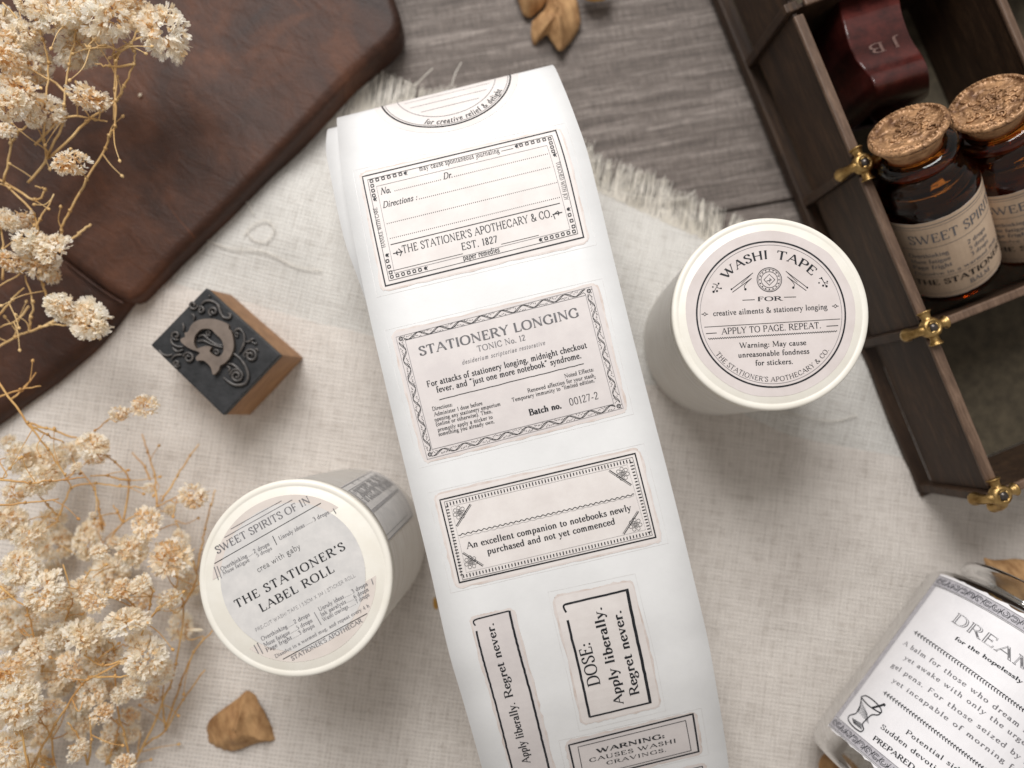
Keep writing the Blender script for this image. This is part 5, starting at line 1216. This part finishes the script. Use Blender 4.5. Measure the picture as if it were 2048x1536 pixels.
def stem(root, pts, zs, r0, r1, mat, mb=None):
    q = [P(x_, y_, z) for (x_, y_), z in zip(pts, zs)]; c = crom(q, 5); c[1:-1] += FR.normal(0, .012, c[1:-1].shape)
    rad = np.linspace(r0, r1, len(c)); V, Fc = tube(c, rad, 6)
    mb.add(V, Fc)
    for v in q[1:-1]:
        V, Fc = tube(np.array([v - [0, 0, .01], v + [.02, .03, .03], v + [.03, .05, .0]]), [r0 * 1.6, r0 * 1.3, r0 * .5], 5); mb.add(V, Fc)
    return c
def sprig(name, base, label, stems, blooms, zrange, mat='stem_straw', extra=0, rs_=.036):
    root = thing(name, base, label, 'dried flowers', 'sprigs of dried baby\'s breath'); mb = MB(); nodes = []
    for pts, za, zb in stems:
        zs = np.linspace(za, zb, len(pts)); c = stem(root, pts, zs, rs_, rs_ * .55, mat, mb); nodes += list(c)
    nd = np.array(nodes)
    for b in blooms:
        z = b[3] if len(b) > 3 else FR.uniform(*zrange); c = bloom(root, b[0], b[1], b[2], z)
        k = np.argsort(np.linalg.norm(nd - c, axis=1) + 1.2 * np.maximum(0, nd[:, 1] - c[1]))[FR.randint(3)]; a = nd[k]
        if np.linalg.norm(a - c) > .25:
            m1 = a + (c - a) * .35 + FR.normal(0, .12, 3); m2 = a + (c - a) * .7 + FR.normal(0, .12, 3); mb.add(*tube(crom([a, m1, m2, c - unit(c - a) * .05], 5), rs_ * .55, 5))
    for i in range(extra):   # bare twigs with buds
        a = nd[FR.randint(len(nd))]; an = FR.uniform(0, 6.28); l = FR.uniform(.4, 1.1); e = a + np.array([math.cos(an) * l, math.sin(an) * l, FR.uniform(-.2, .5)])
        mb.add(*tube(crom([a, a + (e - a) * .5 + FR.normal(0, .06, 3), e], 6), np.linspace(rs_ * .5, rs_ * .28, 13), 5))
        V, Fc = lathe([(0, -.06), (.035, -.03), (.045, .01), (.02, .05), (0, .06)], e, *frame_of(e - a), 7); mb.add(V, Fc)
    mb.build('stems', mat, root, smooth=True); return root
sprig('dried_flower_sprig', P(100, 300, 2.2), 'sprig of dried white flowers fanning over the top left of the leather journal',
  [([(134, 484), (123, 462), (140, 422), (173, 360), (211, 298), (218, 272), (230, 253), (232, 202), (234, 117), (239, 103)], 2.6, 4.2),
   ([(56, 365), (94, 316), (87, 281), (91, 211), (98, 127), (85, 80), (75, 30)], 3.0, 4.4), ([(94, 316), (129, 237), (128, 211), (138, 131), (152, 61), (145, 0)], 3.2, 4.5),
   ([(98, 316), (173, 244), (234, 199), (248, 173), (268, 129), (268, 103), (246, 82)], 3.2, 4.3), ([(7, 365), (21, 288), (5, 225)], 3, 3.8), ([(21, 288), (40, 262), (73, 239)], 3.2, 4.0),
   ([(152, 61), (180, 32), (213, -4)], 4.2, 4.6), ([(239, 103), (262, 88), (275, 58)], 4.2, 4.4), ([(239, 103), (210, 92), (180, 96), (168, 88)], 4.2, 4.3), ([(56, 94), (38, 45), (5, 5)], 3.9, 4.3),
   ([(148, 199), (89, 152), (40, 140), (-10, 120)], 3.5, 3.9), ([(70, 290), (130, 235), (190, 240), (214, 243)], 3.4, 3.7), ([(228, 240), (230, 180), (228, 110), (222, 60)], 3.6, 4.3), ([(270, 129), (220, 133), (190, 128)], 4, 4), ([(0, 360), (70, 400), (90, 380), (70, 372)], 2.8, 3.1)],
  [(98, 26, 35), (148, 21, 28), (218, 30, 43), (155, 92, 40), (281, 40, 25), (326, 62, 43), (47, 70, 27), (14, 117, 28), (63, 131, 28), (42, 180, 40), (180, 195, 31), (96, 223, 26), (70, 238, 18), (141, 326, 30), (5, 42, 24), (253, 2, 26), (65, 8, 24), (8, 90, 24), (24, 205, 26), (10, 262, 14), (200, 60, 24)], (3.4, 4.7), extra=30)
sprig('dried_flower_sprig', P(40, 560, 2.2), 'sprig with two paired blooms hanging over the lower edge of the leather journal',
  [([(182, 448), (158, 468), (134, 484), (90, 512), (42, 546), (-30, 590)], 2.6, 2.8), ([(-10, 640), (25, 600), (48, 576)], 2.6, 3.0), ([(-10, 697), (30, 675), (59, 663), (80, 655), (104, 649), (146, 651)], 2.2, 2.6), ([(59, 663), (62, 635), (66, 604), (50, 551)], 2.4, 3.0), ([(94, 606), (86, 570), (80, 545)], 2.6, 3), ([(59, 663), (100, 648), (128, 636)], 2.5, 2.6),
   ([(5, 560), (6, 500), (2, 440)], 2.8, 3.2), ([(0, 520), (50, 500), (80, 440), (108, 388)], 2.8, 3.2), ([(80, 500), (68, 430), (20, 378), (0, 368)], 2.7, 3.2), ([(58, 612), (35, 640), (0, 655)], 2.5, 2.5)],
  [(46, 436, 23), (6, 431, 18), (20, 445, 16), (64, 487, 32), (112, 497, 27), (84, 525, 32), (22, 522, 22), (100, 545, 22), (122, 614, 31), (185, 642, 37)], (2.7, 3.5), extra=10, rs_=.036)
sprig('dried_flower_sprig', P(150, 950, .3), 'thinly branched sprig spreading over the linen left of the printing block and tape roll',
  [([(-10, 755), (55, 846), (96, 900), (130, 950), (142, 977)], 3.2, 2.4), ([(58, 846), (110, 862), (159, 877), (190, 862), (219, 838)], 2.6, 1.8), ([(58, 848), (95, 870), (128, 886)], 3, 2.6), ([(185, 1110), (211, 1095), (246, 1045), (314, 1013), (355, 993)], 1.2, 1.8), ([(246, 1045), (258, 961), (230, 925), (203, 903)], 1.5, 2.0),
   ([(314, 1010), (309, 952), (295, 905), (284, 868)], 1.6, 1.0), ([(323, 1004), (355, 952), (380, 912), (398, 888)], 1.6, 1.0), ([(110, 1040), (120, 1029), (142, 977), (191, 967), (240, 972), (290, 976)], 1.8, 2.0), ([(205, 1060), (198, 1020), (189, 980), (160, 940)], 1.4, 1.8), ([(-10, 958), (60, 965), (100, 962), (170, 955)], 3.4, 3.0), ([(-10, 1012), (50, 1006), (118, 998)], 3.4, 3.0),
   ([(392, 1150), (402, 1100), (410, 1059), (422, 1010), (431, 980)], .9, 1.2), ([(258, 961), (215, 952), (180, 952)], 1.8, 2.2), ([(246, 1045), (235, 1025), (227, 1010)], 1.5, 1.6), ([(-5, 795), (40, 780), (82, 772)], 2.8, 2.6), ([(20, 800), (50, 775), (72, 745)], 2.8, 2.4), ([(395, 1150), (375, 1090), (350, 1040)], 1, 1.2), ([(300, 960), (290, 935), (264, 905)], 1.2, 1.0), ([(115, 1030), (95, 1010), (70, 985)], 1.8, 2.2)],
  [(290, 811, 26), (238, 827, 18), (189, 893, 25), (192, 915, 18), (34, 915, 28), (104, 915, 30), (140, 905, 18), (77, 960, 38), (153, 935, 10), (298, 976, 11), (386, 993, 27), (339, 1018, 12), (293, 1050, 34), (101, 1043, 23), (14, 1043, 32), (57, 1074, 26), (109, 1087, 30), (178, 1082, 32), (194, 1056, 15), (262, 1100, 28), (364, 1078, 18), (345, 1114, 36), (200, 1106, 18), (186, 1028, 8), (14, 880, 12), (228, 1084, 12), (30, 985, 22)], (1.0, 3.0), 'stem_amber', extra=22, rs_=.030)
sprig('dried_flower_sprig', P(150, 1350, .3), 'dense mass of dried cream flowers filling the lower left corner',
  [([(58, 1545), (110, 1450), (164, 1370), (182, 1355), (252, 1317), (293, 1247), (322, 1211)], 2.6, 3.4), ([(267, 1530), (290, 1490), (331, 1460), (366, 1400), (410, 1340)], .8, 1.4), ([(267, 1530), (315, 1430), (352, 1329), (366, 1211), (346, 1170)], 1.0, 2.2), ([(331, 1457), (360, 1370), (387, 1305), (425, 1261)], 1.0, 1.5),
   ([(59, 1545), (38, 1440), (18, 1340)], 3.4, 3.8), ([(264, 1530), (248, 1470), (234, 1405), (228, 1300), (217, 1282)], 1.6, 2.8), ([(234, 1400), (245, 1370), (254, 1343)], 2, 2.4), ([(73, 1381), (85, 1334), (70, 1280), (53, 1211), (50, 1130)], 2, 3), ([(85, 1334), (110, 1290), (129, 1246), (144, 1197), (126, 1129)], 2, 3), ([(108, 1530), (100, 1470), (78, 1434)], 2, 2.5),
   ([(175, 1530), (160, 1480), (135, 1445)], 2.2, 2.8), ([(175, 1530), (183, 1480), (178, 1430)], 2.2, 2.6), ([(176, 1354), (230, 1352), (280, 1350)], 3, 3.2), ([(252, 1317), (205, 1330), (160, 1305)], 3, 3.2), ([(331, 1457), (325, 1400), (328, 1370)], 1, 1.3), ([(290, 1247), (265, 1210), (245, 1190)], 2.6, 3), ([(290, 1247), (300, 1210), (305, 1180)], 2.6, 3), ([(0, 1172), (25, 1195), (50, 1212)], 3, 3.2), ([(144, 1197), (165, 1165), (180, 1140)], 2.6, 3), ([(366, 1211), (385, 1180), (395, 1150)], 1.8, 2), ([(58, 1531), (45, 1480), (25, 1430)], 3, 3.4), ([(212, 1530), (235, 1470), (240, 1430)], 1.4, 1.8)],
  [(38, 1137, 33, 3.2), (91, 1185, 36, 3.6), (217, 1153, 34), (250, 1126, 24), (346, 1122, 32, 1.8), (243, 1179, 20, 3.2), (190, 1200, 22, 3.6), (285, 1192, 26), (337, 1196, 24), (376, 1170, 24, 1.0), (362, 1253, 26, 1.2), (255, 1252, 36, 3.4), (164, 1278, 42, 3.2), (208, 1312, 32), (38, 1275, 32), (88, 1275, 24), (114, 1211, 28), (14, 1343, 36, 3.6), (108, 1355, 31), (291, 1318, 38, 3.2), (322, 1345, 28, 1.8), (185, 1383, 25), (272, 1372, 22, 3.0), (32, 1405, 36, 3.7), (152, 1408, 26), (223, 1469, 22), (217, 1507, 18), (73, 1460, 28), (264, 1466, 18, 1), (10, 1508, 30, 3.4), (152, 1500, 20), (45, 1528, 24), (205, 1430, 20), (67, 1345, 26), (280, 1278, 24), (60, 1240, 26), (8, 1230, 26), (140, 1330, 24), (10, 1280, 22), (282, 1170, 16, 3.2), (100, 1415, 22), (240, 1390, 18), (140, 1230, 24), (170, 1180, 24), (300, 1390, 20, 1.4), (120, 1270, 22), (12, 1180, 24), (70, 1300, 24), (180, 1345, 20), (250, 1530, 20), (40, 1465, 22), (262, 1430, 16, 1.2)] + [(x_, y_, r_, z_) for x_, y_, r_, z_ in zip(FR.uniform(-20, 230, 10), FR.uniform(1120, 1540, 10), FR.uniform(12, 22, 10), FR.uniform(.5, 1.4, 10)) if x_ < 340 - abs(y_ - 1300) * .5], (.9, 3.0), 'stem_amber', extra=36, rs_=.032)
